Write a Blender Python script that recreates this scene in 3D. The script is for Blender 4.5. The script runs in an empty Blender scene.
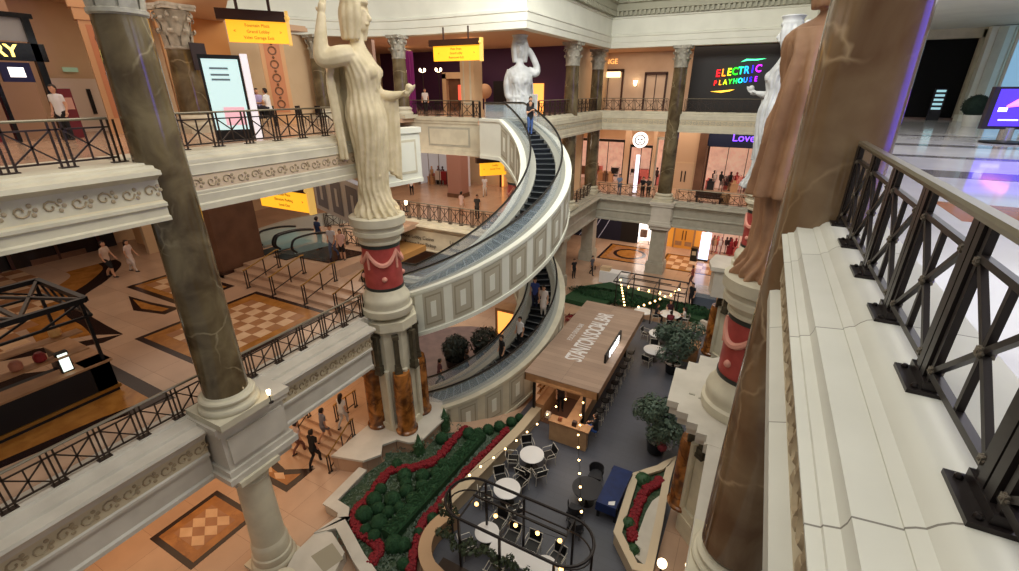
import bpy, bmesh, math, random
from mathutils import Vector, Matrix
random.seed(7)
PI = math.pi
SC = bpy.context.scene
COL = SC.collection
sin, cos = math.sin, math.cos
R_ = math.radians

# ---------------------------------------------------------------- helpers
def lin(c):
    out = []
    for v in c[:3]:
        v = v / 255.0
        out.append(v / 12.92 if v <= 0.04045 else ((v + 0.055) / 1.055) ** 2.4)
    return out + [1.0]

MATS = {}
def mat(name, c=(200, 200, 200), rough=0.5, metal=0.0, c2=None, scale=3.0, detail=4.0, bump=0.0,
        emit=0.0, ecol=None, trans=0.0, alpha=1.0, coat=0.0, lo=0.35, hi=0.65, ior=1.45):
    if name in MATS:
        return MATS[name]
    m = bpy.data.materials.new(name); m.use_nodes = True
    nt = m.node_tree; b = nt.nodes['Principled BSDF']
    b.inputs['Base Color'].default_value = lin(c)
    b.inputs['Roughness'].default_value = rough
    b.inputs['Metallic'].default_value = metal
    b.inputs['IOR'].default_value = ior
    if coat: b.inputs['Coat Weight'].default_value = coat
    if trans: b.inputs['Transmission Weight'].default_value = trans
    if alpha < 1: b.inputs['Alpha'].default_value = alpha
    if emit:
        b.inputs['Emission Color'].default_value = lin(ecol or c)
        b.inputs['Emission Strength'].default_value = emit
    if c2 is not None or bump:
        tc = nt.nodes.new('ShaderNodeTexCoord')
        n = nt.nodes.new('ShaderNodeTexNoise'); n.inputs['Scale'].default_value = scale; n.inputs['Detail'].default_value = detail
        nt.links.new(tc.outputs['Object'], n.inputs['Vector'])
        if c2 is not None:
            r = nt.nodes.new('ShaderNodeValToRGB')
            r.color_ramp.elements[0].position = lo; r.color_ramp.elements[1].position = hi
            r.color_ramp.elements[0].color = lin(c); r.color_ramp.elements[1].color = lin(c2)
            nt.links.new(n.outputs['Fac'], r.inputs['Fac']); nt.links.new(r.outputs['Color'], b.inputs['Base Color'])
        if bump:
            bp = nt.nodes.new('ShaderNodeBump'); bp.inputs['Strength'].default_value = bump; bp.inputs['Distance'].default_value = 0.02
            nt.links.new(n.outputs['Fac'], bp.inputs['Height']); nt.links.new(bp.outputs['Normal'], b.inputs['Normal'])
    MATS[name] = m
    return m

def marble(name, c1, c2, cv, rough=0.12, scale=1.2, vscale=1.0, vein=0.5, stretch=1.0, vw=0.035):
    """polished stone: cloudy two-tone ground with thin crooked veins"""
    if name in MATS: return MATS[name]
    m = bpy.data.materials.new(name); m.use_nodes = True
    nt = m.node_tree; b = nt.nodes['Principled BSDF']; N = nt.nodes.new; L = nt.links.new
    b.inputs['Roughness'].default_value = rough
    tc = N('ShaderNodeTexCoord'); mp = N('ShaderNodeMapping'); mp.inputs['Scale'].default_value = (1, 1, stretch)
    L(tc.outputs['Object'], mp.inputs['Vector'])
    n1 = N('ShaderNodeTexNoise'); n1.inputs['Scale'].default_value = scale; n1.inputs['Detail'].default_value = 6; n1.inputs['Distortion'].default_value = 0.6
    L(mp.outputs['Vector'], n1.inputs['Vector'])
    r1 = N('ShaderNodeValToRGB'); r1.color_ramp.elements[0].position = 0.36; r1.color_ramp.elements[1].position = 0.66
    r1.color_ramp.elements[0].color = lin(c1); r1.color_ramp.elements[1].color = lin(c2)
    L(n1.outputs['Fac'], r1.inputs['Fac'])
    n2 = N('ShaderNodeTexNoise'); n2.inputs['Scale'].default_value = vscale * 1.6; n2.inputs['Detail'].default_value = 3
    L(mp.outputs['Vector'], n2.inputs['Vector'])
    mixv = N('ShaderNodeMixRGB'); mixv.inputs['Fac'].default_value = 0.35
    L(mp.outputs['Vector'], mixv.inputs['Color1']); L(n2.outputs['Color'], mixv.inputs['Color2'])
    v = N('ShaderNodeTexVoronoi'); v.feature = 'DISTANCE_TO_EDGE'; v.inputs['Scale'].default_value = vscale
    L(mixv.outputs['Color'], v.inputs['Vector'])
    r2 = N('ShaderNodeValToRGB'); r2.color_ramp.elements[0].position = 0.0; r2.color_ramp.elements[1].position = vw
    r2.color_ramp.elements[0].color = (vein, vein, vein, 1); r2.color_ramp.elements[1].color = (0, 0, 0, 1)
    L(v.outputs['Distance'], r2.inputs['Fac'])
    n3 = N('ShaderNodeTexNoise'); n3.inputs['Scale'].default_value = 0.9
    L(tc.outputs['Object'], n3.inputs['Vector'])
    r3 = N('ShaderNodeValToRGB'); r3.color_ramp.elements[0].position = 0.45; r3.color_ramp.elements[1].position = 0.6
    L(n3.outputs['Fac'], r3.inputs['Fac'])
    mu = N('ShaderNodeMath'); mu.operation = 'MULTIPLY'
    L(r2.outputs['Color'], mu.inputs[0]); L(r3.outputs['Color'], mu.inputs[1])
    mx = N('ShaderNodeMixRGB'); mx.inputs['Color2'].default_value = lin(cv)
    L(mu.outputs['Value'], mx.inputs['Fac']); L(r1.outputs['Color'], mx.inputs['Color1'])
    L(mx.outputs['Color'], b.inputs['Base Color'])
    MATS[name] = m
    return m

def tiles(name, c1, c2, cm, w=1.2, h=1.2, rough=0.15, mortar=0.008, offset=0.0, rot=0.0):
    if name in MATS: return MATS[name]
    m = bpy.data.materials.new(name); m.use_nodes = True
    nt = m.node_tree; b = nt.nodes['Principled BSDF']; N = nt.nodes.new; L = nt.links.new
    b.inputs['Roughness'].default_value = rough
    tc = N('ShaderNodeTexCoord'); mp = N('ShaderNodeMapping'); mp.inputs['Rotation'].default_value = (0, 0, rot)
    L(tc.outputs['Object'], mp.inputs['Vector'])
    br = N('ShaderNodeTexBrick'); br.offset = offset
    br.inputs['Color1'].default_value = lin(c1); br.inputs['Color2'].default_value = lin(c2); br.inputs['Mortar'].default_value = lin(cm)
    br.inputs['Scale'].default_value = 1.0; br.inputs['Mortar Size'].default_value = mortar
    br.inputs['Brick Width'].default_value = w; br.inputs['Row Height'].default_value = h
    L(mp.outputs['Vector'], br.inputs['Vector'])
    n = N('ShaderNodeTexNoise'); n.inputs['Scale'].default_value = 0.7; n.inputs['Detail'].default_value = 5
    L(tc.outputs['Object'], n.inputs['Vector'])
    mx = N('ShaderNodeMixRGB'); mx.blend_type = 'MULTIPLY'; mx.inputs['Fac'].default_value = 0.45
    L(br.outputs['Color'], mx.inputs['Color1']); L(n.outputs['Fac'], mx.inputs['Color2'])
    g = N('ShaderNodeBrightContrast'); g.inputs['Bright'].default_value = 0.05
    L(mx.outputs['Color'], g.inputs['Color']); L(g.outputs['Color'], b.inputs['Base Color'])
    MATS[name] = m
    return m

class MB:
    """collects shapes, builds ONE mesh object"""
    def __init__(s): s.v = []; s.f = []; s.m = []
    def add(s, vs, fs, mi=0):
        o = len(s.v); s.v += [tuple(p) for p in vs]; s.f += [tuple(i + o for i in f) for f in fs]; s.m += [mi] * len(fs)
        return s
    def box(s, x0, x1, y0, y1, z0, z1, mi=0):
        if x0 > x1: x0, x1 = x1, x0
        if y0 > y1: y0, y1 = y1, y0
        if z0 > z1: z0, z1 = z1, z0
        return s.add([(x0,y0,z0),(x1,y0,z0),(x1,y1,z0),(x0,y1,z0),(x0,y0,z1),(x1,y0,z1),(x1,y1,z1),(x0,y1,z1)],
                     [(0,3,2,1),(4,5,6,7),(0,1,5,4),(1,2,6,5),(2,3,7,6),(3,0,4,7)], mi)
    def bar(s, a, b, w, h=None, mi=0, upv=(0,0,1)):
        """square bar from a to b, width w (sideways), height h"""
        h = h or w; a = Vector(a); b = Vector(b); d = (b - a)
        if d.length < 1e-6: return s
        d.normalize(); u = Vector(upv)
        if abs(d.dot(u)) > 0.98: u = Vector((0, 1, 0))
        sd = d.cross(u).normalized(); u = sd.cross(d).normalized()
        p = []
        for q in (a, b):
            for (i, j) in ((-1,-1),(1,-1),(1,1),(-1,1)): p.append(q + sd * (i * w / 2) + u * (j * h / 2))
        return s.add(p, [(3,2,1,0),(4,5,6,7),(0,1,5,4),(1,2,6,5),(2,3,7,6),(3,0,4,7)], mi)
    def tube(s, pts, r, n=8, mi=0, closed=False, cap=True):
        pts = [Vector(p) for p in pts]; k = len(pts)
        rs = r if isinstance(r, (list, tuple)) else [r] * k
        vs = []; prev = None
        for i, p in enumerate(pts):
            if closed: d = pts[(i + 1) % k] - pts[i - 1]
            else: d = pts[min(i + 1, k - 1)] - pts[max(i - 1, 0)]
            if d.length < 1e-9: d = Vector((0, 0, 1))
            d.normalize()
            if prev is None:
                u = Vector((0, 0, 1)) if abs(d.z) < 0.9 else Vector((1, 0, 0))
            else: u = prev
            sd = d.cross(u)
            if sd.length < 1e-6: sd = d.cross(Vector((0, 1, 0.3)))
            sd.normalize(); u = sd.cross(d).normalized(); prev = u
            for j in range(n):
                a = 2 * PI * j / n
                vs.append(p + sd * (cos(a) * rs[i]) + u * (sin(a) * rs[i]))
        fs = []
        for i in range(k if closed else k - 1):
            i2 = (i + 1) % k
            for j in range(n):
                j2 = (j + 1) % n
                fs.append((i*n+j, i*n+j2, i2*n+j2, i2*n+j))
        if cap and not closed:
            fs.append(tuple(range(n - 1, -1, -1))); fs.append(tuple((k - 1) * n + j for j in range(n)))
        return s.add(vs, fs, mi)
    def lathe(s, prof, c=(0,0,0), n=32, mi=0, a0=0.0, a1=2*PI, mis=None):
        full = abs(a1 - a0 - 2 * PI) < 1e-6
        na = n if full else n + 1
        vs = []
        for (r, z) in prof:
            for j in range(na):
                a = a0 + (a1 - a0) * j / n
                vs.append((c[0] + r * cos(a), c[1] + r * sin(a), c[2] + z))
        for i in range(len(prof) - 1):
            fs = []
            for j in range(n):
                j2 = (j + 1) % na
                fs.append((i*na+j, i*na+j2, (i+1)*na+j2, (i+1)*na+j))
            if i == 0: s.add(vs, fs, mis[i] if mis else mi); base = len(s.v) - len(vs)
            else:
                s.f += [tuple(q + base for q in f) for f in fs]; s.m += [mis[i] if mis else mi] * len(fs)
        if full:
            if prof[0][0] > 1e-4: s.f.append(tuple(base + j for j in range(n - 1, -1, -1))); s.m.append(mis[0] if mis else mi)
            if prof[-1][0] > 1e-4: s.f.append(tuple(base + (len(prof)-1)*n + j for j in range(n))); s.m.append(mis[-1] if mis else mi)
        return s
    def prism(s, poly, z0, z1, mi=0, mtop=None):
        a = sum(poly[i][0]*poly[(i+1) % len(poly)][1] - poly[(i+1) % len(poly)][0]*poly[i][1] for i in range(len(poly)))
        if a < 0: poly = poly[::-1]
        n = len(poly)
        vs = [(x, y, z0) for x, y in poly] + [(x, y, z1) for x, y in poly]
        s.add(vs, [tuple(range(n - 1, -1, -1))] + [(i, (i+1) % n, n + (i+1) % n, n + i) for i in range(n)], mi)
        o = len(s.v) - 2 * n
        s.f.append(tuple(o + n + i for i in range(n))); s.m.append(mi if mtop is None else mtop)
        return s
    def sweep(s, prof, path, mis=None, mi=0, cap=True, closed=False):
        """prof: (offset to the right of travel, z); path: (x,y) points, mitred"""
        n = len(prof); k = len(path); vs = []
        for i, p in enumerate(path):
            p = Vector(p[:2])
            if closed: d1 = (p - Vector(path[i-1][:2])).normalized(); d2 = (Vector(path[(i+1) % k][:2]) - p).normalized()
            else:
                d1 = (p - Vector(path[i-1][:2])).normalized() if i else None
                d2 = (Vector(path[i+1][:2]) - p).normalized() if i < k - 1 else None
                d1 = d1 or d2; d2 = d2 or d1
            n1 = Vector((d1.y, -d1.x)); n2 = Vector((d2.y, -d2.x)); nn = (n1 + n2).normalized()
            sc = 1 / max(0.3, nn.dot(n1))
            for (o, z) in prof: vs.append((p.x + nn.x * o * sc, p.y + nn.y * o * sc, z))
        base = len(s.v); s.v += vs
        for i in range(k if closed else k - 1):
            i2 = (i + 1) % k
            for j in range(n - 1):
                s.f.append((base + i*n+j, base + i2*n+j, base + i2*n+j+1, base + i*n+j+1)); s.m.append(mis[j] if mis else mi)
        if cap and not closed:
            s.f.append(tuple(base + j for j in range(n))); s.m.append(mi)
            s.f.append(tuple(base + (k-1)*n + j for j in range(n - 1, -1, -1))); s.m.append(mi)
        return s
    def ball(s, c, r, n=12, m=8, mi=0, sx=1, sy=1, sz=1):
        vs = [(c[0], c[1], c[2] - r * sz)]
        for i in range(1, m):
            p = -PI / 2 + PI * i / m
            for j in range(n):
                a = 2 * PI * j / n
                vs.append((c[0] + r*sx*cos(p)*cos(a), c[1] + r*sy*cos(p)*sin(a), c[2] + r*sz*sin(p)))
        vs.append((c[0], c[1], c[2] + r * sz))
        fs = [(0, 1 + (j+1) % n, 1 + j) for j in range(n)]
        for i in range(m - 2):
            for j in range(n):
                j2 = (j + 1) % n
                fs.append((1 + i*n + j, 1 + i*n + j2, 1 + (i+1)*n + j2, 1 + (i+1)*n + j))
        t = len(vs) - 1; o = 1 + (m - 2) * n
        fs += [(o + j, o + (j+1) % n, t) for j in range(n)]
        return s.add(vs, fs, mi)
    def quad(s, a, b, c, d, mi=0): return s.add([a, b, c, d], [(0, 1, 2, 3)], mi)
    def xf(s, M):
        s.v = [tuple(M @ Vector(p)) for p in s.v]; return s
    def mesh(s, name, mats, smooth=True, ang=35):
        me = bpy.data.meshes.new(name); me.from_pydata(s.v, [], s.f)
        for m in (mats if isinstance(mats, (list, tuple)) else [mats]): me.materials.append(m)
        for p, i in zip(me.polygons, s.m): p.material_index = i
        if smooth:
            me.polygons.foreach_set('use_smooth', [True] * len(me.polygons))
            me.set_sharp_from_angle(angle=R_(ang))
        me.update()
        return me
    def build(s, name, mats, parent=None, smooth=True, ang=35, loc=None):
        o = bpy.data.objects.new(name, s.mesh(name, mats, smooth, ang)); COL.objects.link(o)
        if parent: o.parent = parent
        if loc: o.location = loc
        return o

def tag(o, label, cat, group=None, kind=None):
    o['label'] = label; o['category'] = cat
    if group: o['group'] = group
    if kind: o['kind'] = kind
    return o
def root(name, label, cat, loc=(0,0,0), rz=0.0, group=None):
    o = bpy.data.objects.new(name, None); COL.objects.link(o); o.empty_display_size = 0.2
    o.location = loc; o.rotation_euler = (0, 0, rz)
    return tag(o, label, cat, group)
def struct(name, b, mats, smooth=True, ang=35):
    o = b.build(name, mats, None, smooth, ang); o['kind'] = 'structure'; return o
def kids(o): return [c for c in COL.objects if c.parent == o]
CH = {}
def dup(o, loc, rz=0.0, label=None, group=None, scale=None):
    c = o.copy(); COL.objects.link(c); c.location = loc; c.rotation_euler = (0, 0, rz)
    if label: c['label'] = label
    if group: c['group'] = group
    if scale: c.scale = (scale,) * 3
    if o.name not in CH: CH[o.name] = [(k, kids(k)) for k in kids(o)]
    for k, gk in CH[o.name]:
        d = k.copy(); COL.objects.link(d); d.parent = c
        for g in gk:
            e = g.copy(); COL.objects.link(e); e.parent = d
    return c

def text_mesh(s, size, ext=0.01, align='CENTER', bold=False, space=1.0):
    cu = bpy.data.curves.new('t', 'FONT'); cu.body = s; cu.size = size; cu.extrude = ext; cu.align_x = align; cu.align_y = 'CENTER'
    cu.space_character = space; cu.resolution_u = 3
    if bold: cu.offset = size * 0.018
    o = bpy.data.objects.new('t', cu); COL.objects.link(o)
    dg = bpy.context.evaluated_depsgraph_get(); dg.update()
    me = bpy.data.meshes.new_from_object(o.evaluated_get(dg))
    bpy.data.objects.remove(o); bpy.data.curves.remove(cu)
    return me
def text(name, s, size, m, parent, loc, rot=(PI/2, 0, 0), ext=0.01, align='CENTER', bold=False, space=1.0):
    me = text_mesh(s, size, ext, align, bold, space); me.materials.clear(); me.materials.append(m); me.name = name
    o = bpy.data.objects.new(name, me); COL.objects.link(o); o.location = loc; o.rotation_euler = rot
    if parent: o.parent = parent
    return o

def spline(pts, n=6):
    """Catmull-Rom resample of points (tuples of any length)"""
    out = []; k = len(pts)
    for i in range(k - 1):
        p0, p1, p2, p3 = pts[max(i-1, 0)], pts[i], pts[i+1], pts[min(i+2, k-1)]
        for j in range(n):
            t = j / n
            out.append(tuple(0.5 * ((2*b) + (-a + c)*t + (2*a - 5*b + 4*c - d)*t*t + (-a + 3*b - 3*c + d)*t**3)
                             for a, b, c, d in zip(p0, p1, p2, p3)))
    out.append(tuple(pts[-1])); return out

def fuse(b, name, voxel, smooth_it=2):
    """voxel-remesh the collected shapes into one continuous surface; returns mesh"""
    me = b.mesh(name + '_src', [], False)
    o = bpy.data.objects.new('src', me); COL.objects.link(o)
    r = o.modifiers.new('r', 'REMESH'); r.mode = 'VOXEL'; r.voxel_size = voxel
    if smooth_it:
        sm = o.modifiers.new('s', 'SMOOTH'); sm.factor = 0.5; sm.iterations = smooth_it
    dg = bpy.context.evaluated_depsgraph_get(); dg.update()
    out = bpy.data.meshes.new_from_object(o.evaluated_get(dg)); out.name = name
    bpy.data.objects.remove(o); bpy.data.meshes.remove(me)
    out.polygons.foreach_set('use_smooth', [True] * len(out.polygons))
    return out
# ---------------------------------------------------------------- materials
CREAM = mat('cream_stone', (212, 204, 180), 0.55, c2=(196, 188, 166), scale=1.5)
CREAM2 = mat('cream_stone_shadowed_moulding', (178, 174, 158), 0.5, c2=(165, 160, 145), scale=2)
WHITE = mat('white_painted_plaster', (234, 234, 220), 0.6, c2=(226, 226, 212), scale=0.8)
LEDGE = mat('pale_ledge_slab', (210, 203, 190), 0.4, c2=(194, 187, 174), scale=1.1)
CORN = tiles('cornice_blocks', (222, 220, 206), (214, 211, 198), (120, 114, 100), 60.0, 1.9, 0.6, 0.006)
FRIEZE = mat('frieze_ground', (208, 194, 164), 0.6)
SCROLL = mat('carved_scroll', (158, 140, 112), 0.6, c2=(178, 160, 130), scale=6)
FRIEZE_R = mat('frieze_ground_pink', (214, 190, 160), 0.6)
STATUE = mat('statue_stone', (226, 210, 176), 0.6, c2=(206, 190, 154), scale=2.2, bump=0.15)
STATUE_W = mat('white_statue_stone', (196, 198, 198), 0.55, c2=(172, 174, 174), scale=2.2, bump=0.1)
MARB_G = marble('olive_brown_marble', (78, 64, 44), (122, 108, 80), (170, 156, 124), 0.1, 1.1, 0.9, 0.6, vw=.02)
MARB_B = marble('brown_marble', (100, 72, 48), (138, 114, 86), (196, 170, 134), 0.12, 0.8, 0.9, 0.55, vw=.018)
MARB_O = marble('orange_brown_marble', (92, 52, 22), (178, 112, 50), (60, 34, 18), 0.18, 2.2, 1.6, 0.8, vw=0.08)
RED = mat('terracotta_red', (176, 74, 68), 0.45, c2=(156, 60, 56), scale=3)
PINKISH = mat('pink_garland', (216, 150, 132), 0.55)
DGREEN = mat('dark_green_band', (44, 50, 46), 0.4)
CAPST = mat('capital_stone', (186, 180, 164), 0.5, c2=(150, 145, 132), scale=4)
CAPDK = mat('dark_bronze_capital', (84, 76, 58), 0.45, c2=(60, 54, 42), scale=5)
IRON = mat('dark_iron', (46, 40, 39), 0.32, 0.5)
IRON2 = mat('brown_iron', (58, 46, 38), 0.4, 0.4)
BRONZE = mat('bronze_handrail', (132, 124, 106), 0.3, 0.6)
GOLD = mat('brass', (168, 128, 60), 0.3, 0.8)
CHROME = mat('steel', (190, 190, 190), 0.2, 0.9)
BLACK = mat('black', (18, 17, 18), 0.4)
BLKGLOSS = mat('black_gloss', (14, 14, 15), 0.12)
RUBBER = mat('black_rubber', (20, 19, 19), 0.35)
STEP = mat('escalator_step', (28, 32, 36), 0.4, 0.3)
STEPEDGE = mat('step_edge', (120, 126, 130), 0.4, 0.3)
DECK = mat('brushed_deck', (168, 168, 158), 0.35, 0.2)
GLASS = mat('clear_glass', (215, 232, 240), 0.05, 0.0, alpha=0.14)
GLASSB = mat('bluish_glass', (196, 214, 226), 0.08, 0.0, alpha=0.24)
PANELG = mat('grey_panel_field', (186, 179, 160), 0.55)
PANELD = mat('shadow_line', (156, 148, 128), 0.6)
FLOORB = tiles('polished_beige_marble_floor', (206, 168, 136), (198, 158, 126), (150, 112, 84), 1.5, 1.5, 0.18, 0.006)
FLOORG = tiles('dark_grey_patio_floor', (64, 67, 82), (59, 62, 76), (44, 45, 54), 1.2, 0.3, 0.42, 0.006, 0.5)
FLOORW = marble('pale_veined_marble_floor', (206, 204, 206), (224, 222, 222), (170, 165, 168), 0.08, 0.5, 0.25, 0.4)
INK = mat('inlay_dark_brown', (40, 24, 20), 0.2)
INO = marble('inlay_amber_marble', (150, 96, 40), (178, 120, 56), (120, 70, 30), 0.2, 2.0, 2.0, 0.5)
INL = mat('inlay_light', (222, 186, 150), 0.2, c2=(208, 170, 132), scale=2)
INM = mat('inlay_tan', (170, 122, 84), 0.2, c2=(156, 108, 72), scale=2)
SOFF = mat('ochre_soffit', (190, 142, 84), 0.6)
CEIL = mat('warm_ceiling', (210, 172, 140), 0.7)
WARMW = mat('warm_beige_wall', (214, 184, 146), 0.6, c2=(204, 172, 134), scale=0.6)
BROWNW = mat('brown_clad_wall', (116, 82, 62), 0.4, c2=(98, 68, 50), scale=1.2)
DARKW = mat('dark_wall', (30, 27, 27), 0.5)
PURPW = mat('purple_wall', (72, 38, 74), 0.6)
NAVY = mat('navy_wall', (28, 30, 52), 0.45)
WOOD = tiles('pale_oak_planks', (178, 146, 120), (158, 126, 102), (120, 94, 76), 40.0, 0.32, 0.55, 0.006)
WOODE = mat('oak_edge', (176, 132, 92), 0.5, c2=(160, 116, 78), scale=3)
TABLET = mat('white_tabletop', (235, 233, 232), 0.3)
WIRE = mat('pale_wire', (216, 210, 198), 0.4, 0.3)
HEDGE = mat('clipped_hedge', (24, 56, 32), 0.8, c2=(36, 78, 42), scale=14, bump=0.8)
LEAF = mat('leaf_green', (40, 74, 44), 0.6, c2=(58, 92, 58), scale=5)
LEAFG = mat('grey_green_leaf', (92, 108, 92), 0.6, c2=(66, 84, 68), scale=5)
IVY = mat('ivy_leaf', (70, 80, 54), 0.6, c2=(46, 58, 40), scale=6)
SOIL = mat('planted_ground', (38, 60, 38), 0.9, c2=(70, 84, 62), scale=9, bump=0.6)
FLOWER = mat('red_flower', (140, 12, 28), 0.7, c2=(96, 6, 18), scale=20)
TRUNK = mat('bark', (84, 62, 44), 0.8)
YSIGN = mat('amber_sign_face', (242, 176, 40), 0.4, emit=1.1, ecol=(250, 176, 40))
YEDGE = mat('sign_edge', (236, 190, 100), 0.4, emit=0.6)
BRN = mat('dark_brown_metal', (64, 36, 24), 0.4)
INKT = mat('sign_ink', (84, 56, 20), 0.6)
BULB = mat('warm_bulb', (255, 224, 180), 0.3, emit=9, ecol=(255, 206, 130))
BULBA = mat('amber_bulb', (255, 206, 130), 0.3, emit=5, ecol=(255, 190, 110))
LAMPG = mat('lit_globe', (255, 236, 206), 0.3, emit=7, ecol=(255, 226, 180))
GLOW = mat('shop_glow', (255, 214, 170), 0.6, emit=1.0, ecol=(255, 210, 165))
GLOWP = mat('pink_shop_glow', (236, 200, 178), 0.6, emit=.32, ecol=(255, 212, 185), c2=(190, 140, 118), scale=1.3)
GLOWW = mat('white_glow', (255, 250, 245), 0.6, emit=1.6, ecol=(255, 248, 242))
GLOWO = mat('orange_glow', (255, 180, 90), 0.6, emit=1.4, ecol=(255, 170, 80))
BLUEC = mat('blue_cover', (24, 44, 96), 0.6, c2=(18, 34, 78), scale=3)
# ---------------------------------------------------------------- the setting
Z1, Z2, Z3 = -13.4, -7.0, 0.0          # the three shopping levels
XL, XLP = -14.05, -13.2                 # upper / middle left rail lines
def scrolls(mb, p0, p1, n, z, h, off, mi=1, step=0.62):
    """carved running scroll and leaf relief along p0-p1, standing off by `off` along n"""
    p0 = Vector(p0); p1 = Vector(p1); d = p1 - p0; L = d.length; d.normalize(); n = Vector(n)
    k = max(1, int(L / step)); lw = min(1.0, 1.35*step/h)
    for i in range(k):
        c = p0 + d * ((i + 0.5) * L / k) + n * off
        sg = 1 if i % 2 else -1
        pts = []
        for j in range(10):
            a = j * 0.75; r = h * 0.40 * (1 - j / 12)
            pts.append((c.x + d.x * r * cos(a) * lw, c.y + d.y * r * cos(a) * lw, z + sg * r * sin(a)))
        mb.tube(pts, [h * 0.06] * 10, 4, mi)
        for (a, b) in ((0.5, 0.28), (0.42, -0.26), (0.62, 0.0)):
            q = c + d * (a * L / k * 0.8)
            mb.ball((q.x, q.y, z + sg * b * h), h * 0.13, 6, 4, mi, sx=.5 if abs(n.x) > .5 else 1, sy=1 if abs(n.x) > .5 else .5)

# profile of the upper balcony edge: (offset towards the well, z), from floor side to soffit
UP = [(-0.5, 0.0), (-0.5, 0.115), (0.12, 0.115), (0.13, 0.085), (0.20, 0.06), (0.215, 0.0), (0.235, -0.02), (0.405, -0.055), (0.42, -0.09), (0.42, -0.17), (0.455, -0.2),
      (0.455, -0.40), (0.47, -0.44), (0.43, -0.48), (0.43, -0.86), (0.455, -0.89), (0.455, -0.96), (0.475, -0.98), (0.475, -1.19), (0.52, -1.23), (0.52, -1.38), (0.3, -1.38)]
UPM = [0]*2 + [2] + [0]*17 + [3] + [0]
UPM = [0, 0, 2] + [0] * 10 + [1] + [0] * 7
def fascia(path, prof, name='trim', frieze=(-0.67, 0.34), foff=0.44, mats=None, sc=True, frz_i=13, step=0.42):
    b = MB()
    mis = [0] * (len(prof) - 1); mis[frz_i] = 1
    b.sweep(prof, path, mis, 0)
    if sc:
        for i in range(len(path) - 1):
            d = (Vector(path[i+1]) - Vector(path[i])).normalized(); n = (d.y, -d.x)
            scrolls(b, path[i], path[i+1], n, frieze[0], frieze[1], foff, 2, step)
    return struct(name, b, mats or [CREAM, FRIEZE, SCROLL])

# ---- floors
HX_, HY_ = -13.97, 20.2
b = MB()
b.box(-40, 12, -6, 52, Z1 - 0.3, Z1)
def inl(b, poly, z, mi): b.prism(poly, z - 0.02, z, mi)
def rug(b, x0, x1, y0, y1, z, nx, ny, w=0.28, w2=0.42, dia=False):
    inl(b, [(x0,y0),(x1,y0),(x1,y1),(x0,y1)], z + 0.004, 2)
    inl(b, [(x0+w,y0+w),(x1-w,y0+w),(x1-w,y1-w),(x0+w,y1-w)], z + 0.008, 3)
    a = w + w2; X0, X1, Y0, Y1 = x0 + a, x1 - a, y0 + a, y1 - a
    dx = (X1 - X0) / nx; dy = (Y1 - Y0) / ny
    if dia:
        inl(b, [(X0,Y0),(X1,Y0),(X1,Y1),(X0,Y1)], z + 0.011, 5)
        for i in range(nx):
            for j in range(ny):
                cx, cy = X0 + dx * (i + 0.5), Y0 + dy * (j + 0.5)
                inl(b, [(cx-dx/2,cy),(cx,cy-dy/2),(cx+dx/2,cy),(cx,cy+dy/2)], z + 0.014, 4)
    else:
        for i in range(nx):
            for j in range(ny):
                inl(b, [(X0+dx*i,Y0+dy*j),(X0+dx*(i+1),Y0+dy*j),(X0+dx*(i+1),Y0+dy*(j+1)),(X0+dx*i,Y0+dy*(j+1))], z + 0.012, 4 if (i + j) % 2 else 5)
# dark patio floor of the bar
inl(b, [(-7.3,7.4),(-2.2,7.4),(-0.6,11),(-0.4,20),(-0.4,30),(-5.5,30.5),(-8.2,29),(-8.3,16),(-8.0,10)], Z1 + 0.012, 1)
rug(b, -17.1, -14.55, 4.4, 6.9, Z1, 2, 3, .2, .34, dia=True)
inl(b, [(-17.3,9.6),(-16.6,9.15),(-15.6,8.95),(-14.5,9.6),(-14.5,8.15),(-16.0,8.15),(-17.3,8.15)], Z1 + 0.004, 2)
inl(b, [(-17.0,9.1),(-16.2,8.75),(-15.5,8.65),(-14.8,9.1),(-14.8,8.4),(-17.0,8.4)], Z1 + 0.008, 3)
for q in (-16.3, -15.5):
    inl(b, [(q-0.35,8.6),(q,8.42),(q+0.35,8.6),(q,8.8)], Z1 + 0.012, 4)
inl(b, [(-18.6,4.5),(-18.3,4.5),(-18.3,7),(-18.6,7)], Z1 + 0.004, 2)
inl(b, [(-18.6,2.2),(-18.3,2.2),(-18.3,3.3),(-18.6,3.3)], Z1 + 0.004, 2)
inl(b, [(-17.8,14.9),(-17.0,14.9),(-17.0,16.2),(-17.8,16.2)], Z1 + 0.004, 2)
# inlays at the back
rug(b, -12.2, -6.9, 41.6, 46.8, Z1, 1, 1, 0.25, 0.5)
inl(b, [(HX_ + 3.9*cos(2*PI*i/32), HY_ + 3.9*sin(2*PI*i/32)) for i in range(32)], Z1 + 0.01, 6)
pts = [(-9.6 + 1.6 * cos(2*PI*i/24), 44.2 + 1.6 * sin(2*PI*i/24)) for i in range(24)]
inl(b, pts, Z1 + 0.016, 2); inl(b, [(-9.6 + 1.25 * cos(2*PI*i/24), 44.2 + 1.25 * sin(2*PI*i/24)) for i in range(24)], Z1 + 0.02, 3)
rug(b, -6.3, -1.6, 41.6, 46.2, Z1, 6, 4, 0.2, 0.25)
struct('floor', b, [FLOORB, FLOORG, INK, INO, INL, INM, mat('mauve_floor', (128, 108, 106), .3, c2=(112, 94, 94), scale=1.5)])

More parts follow.
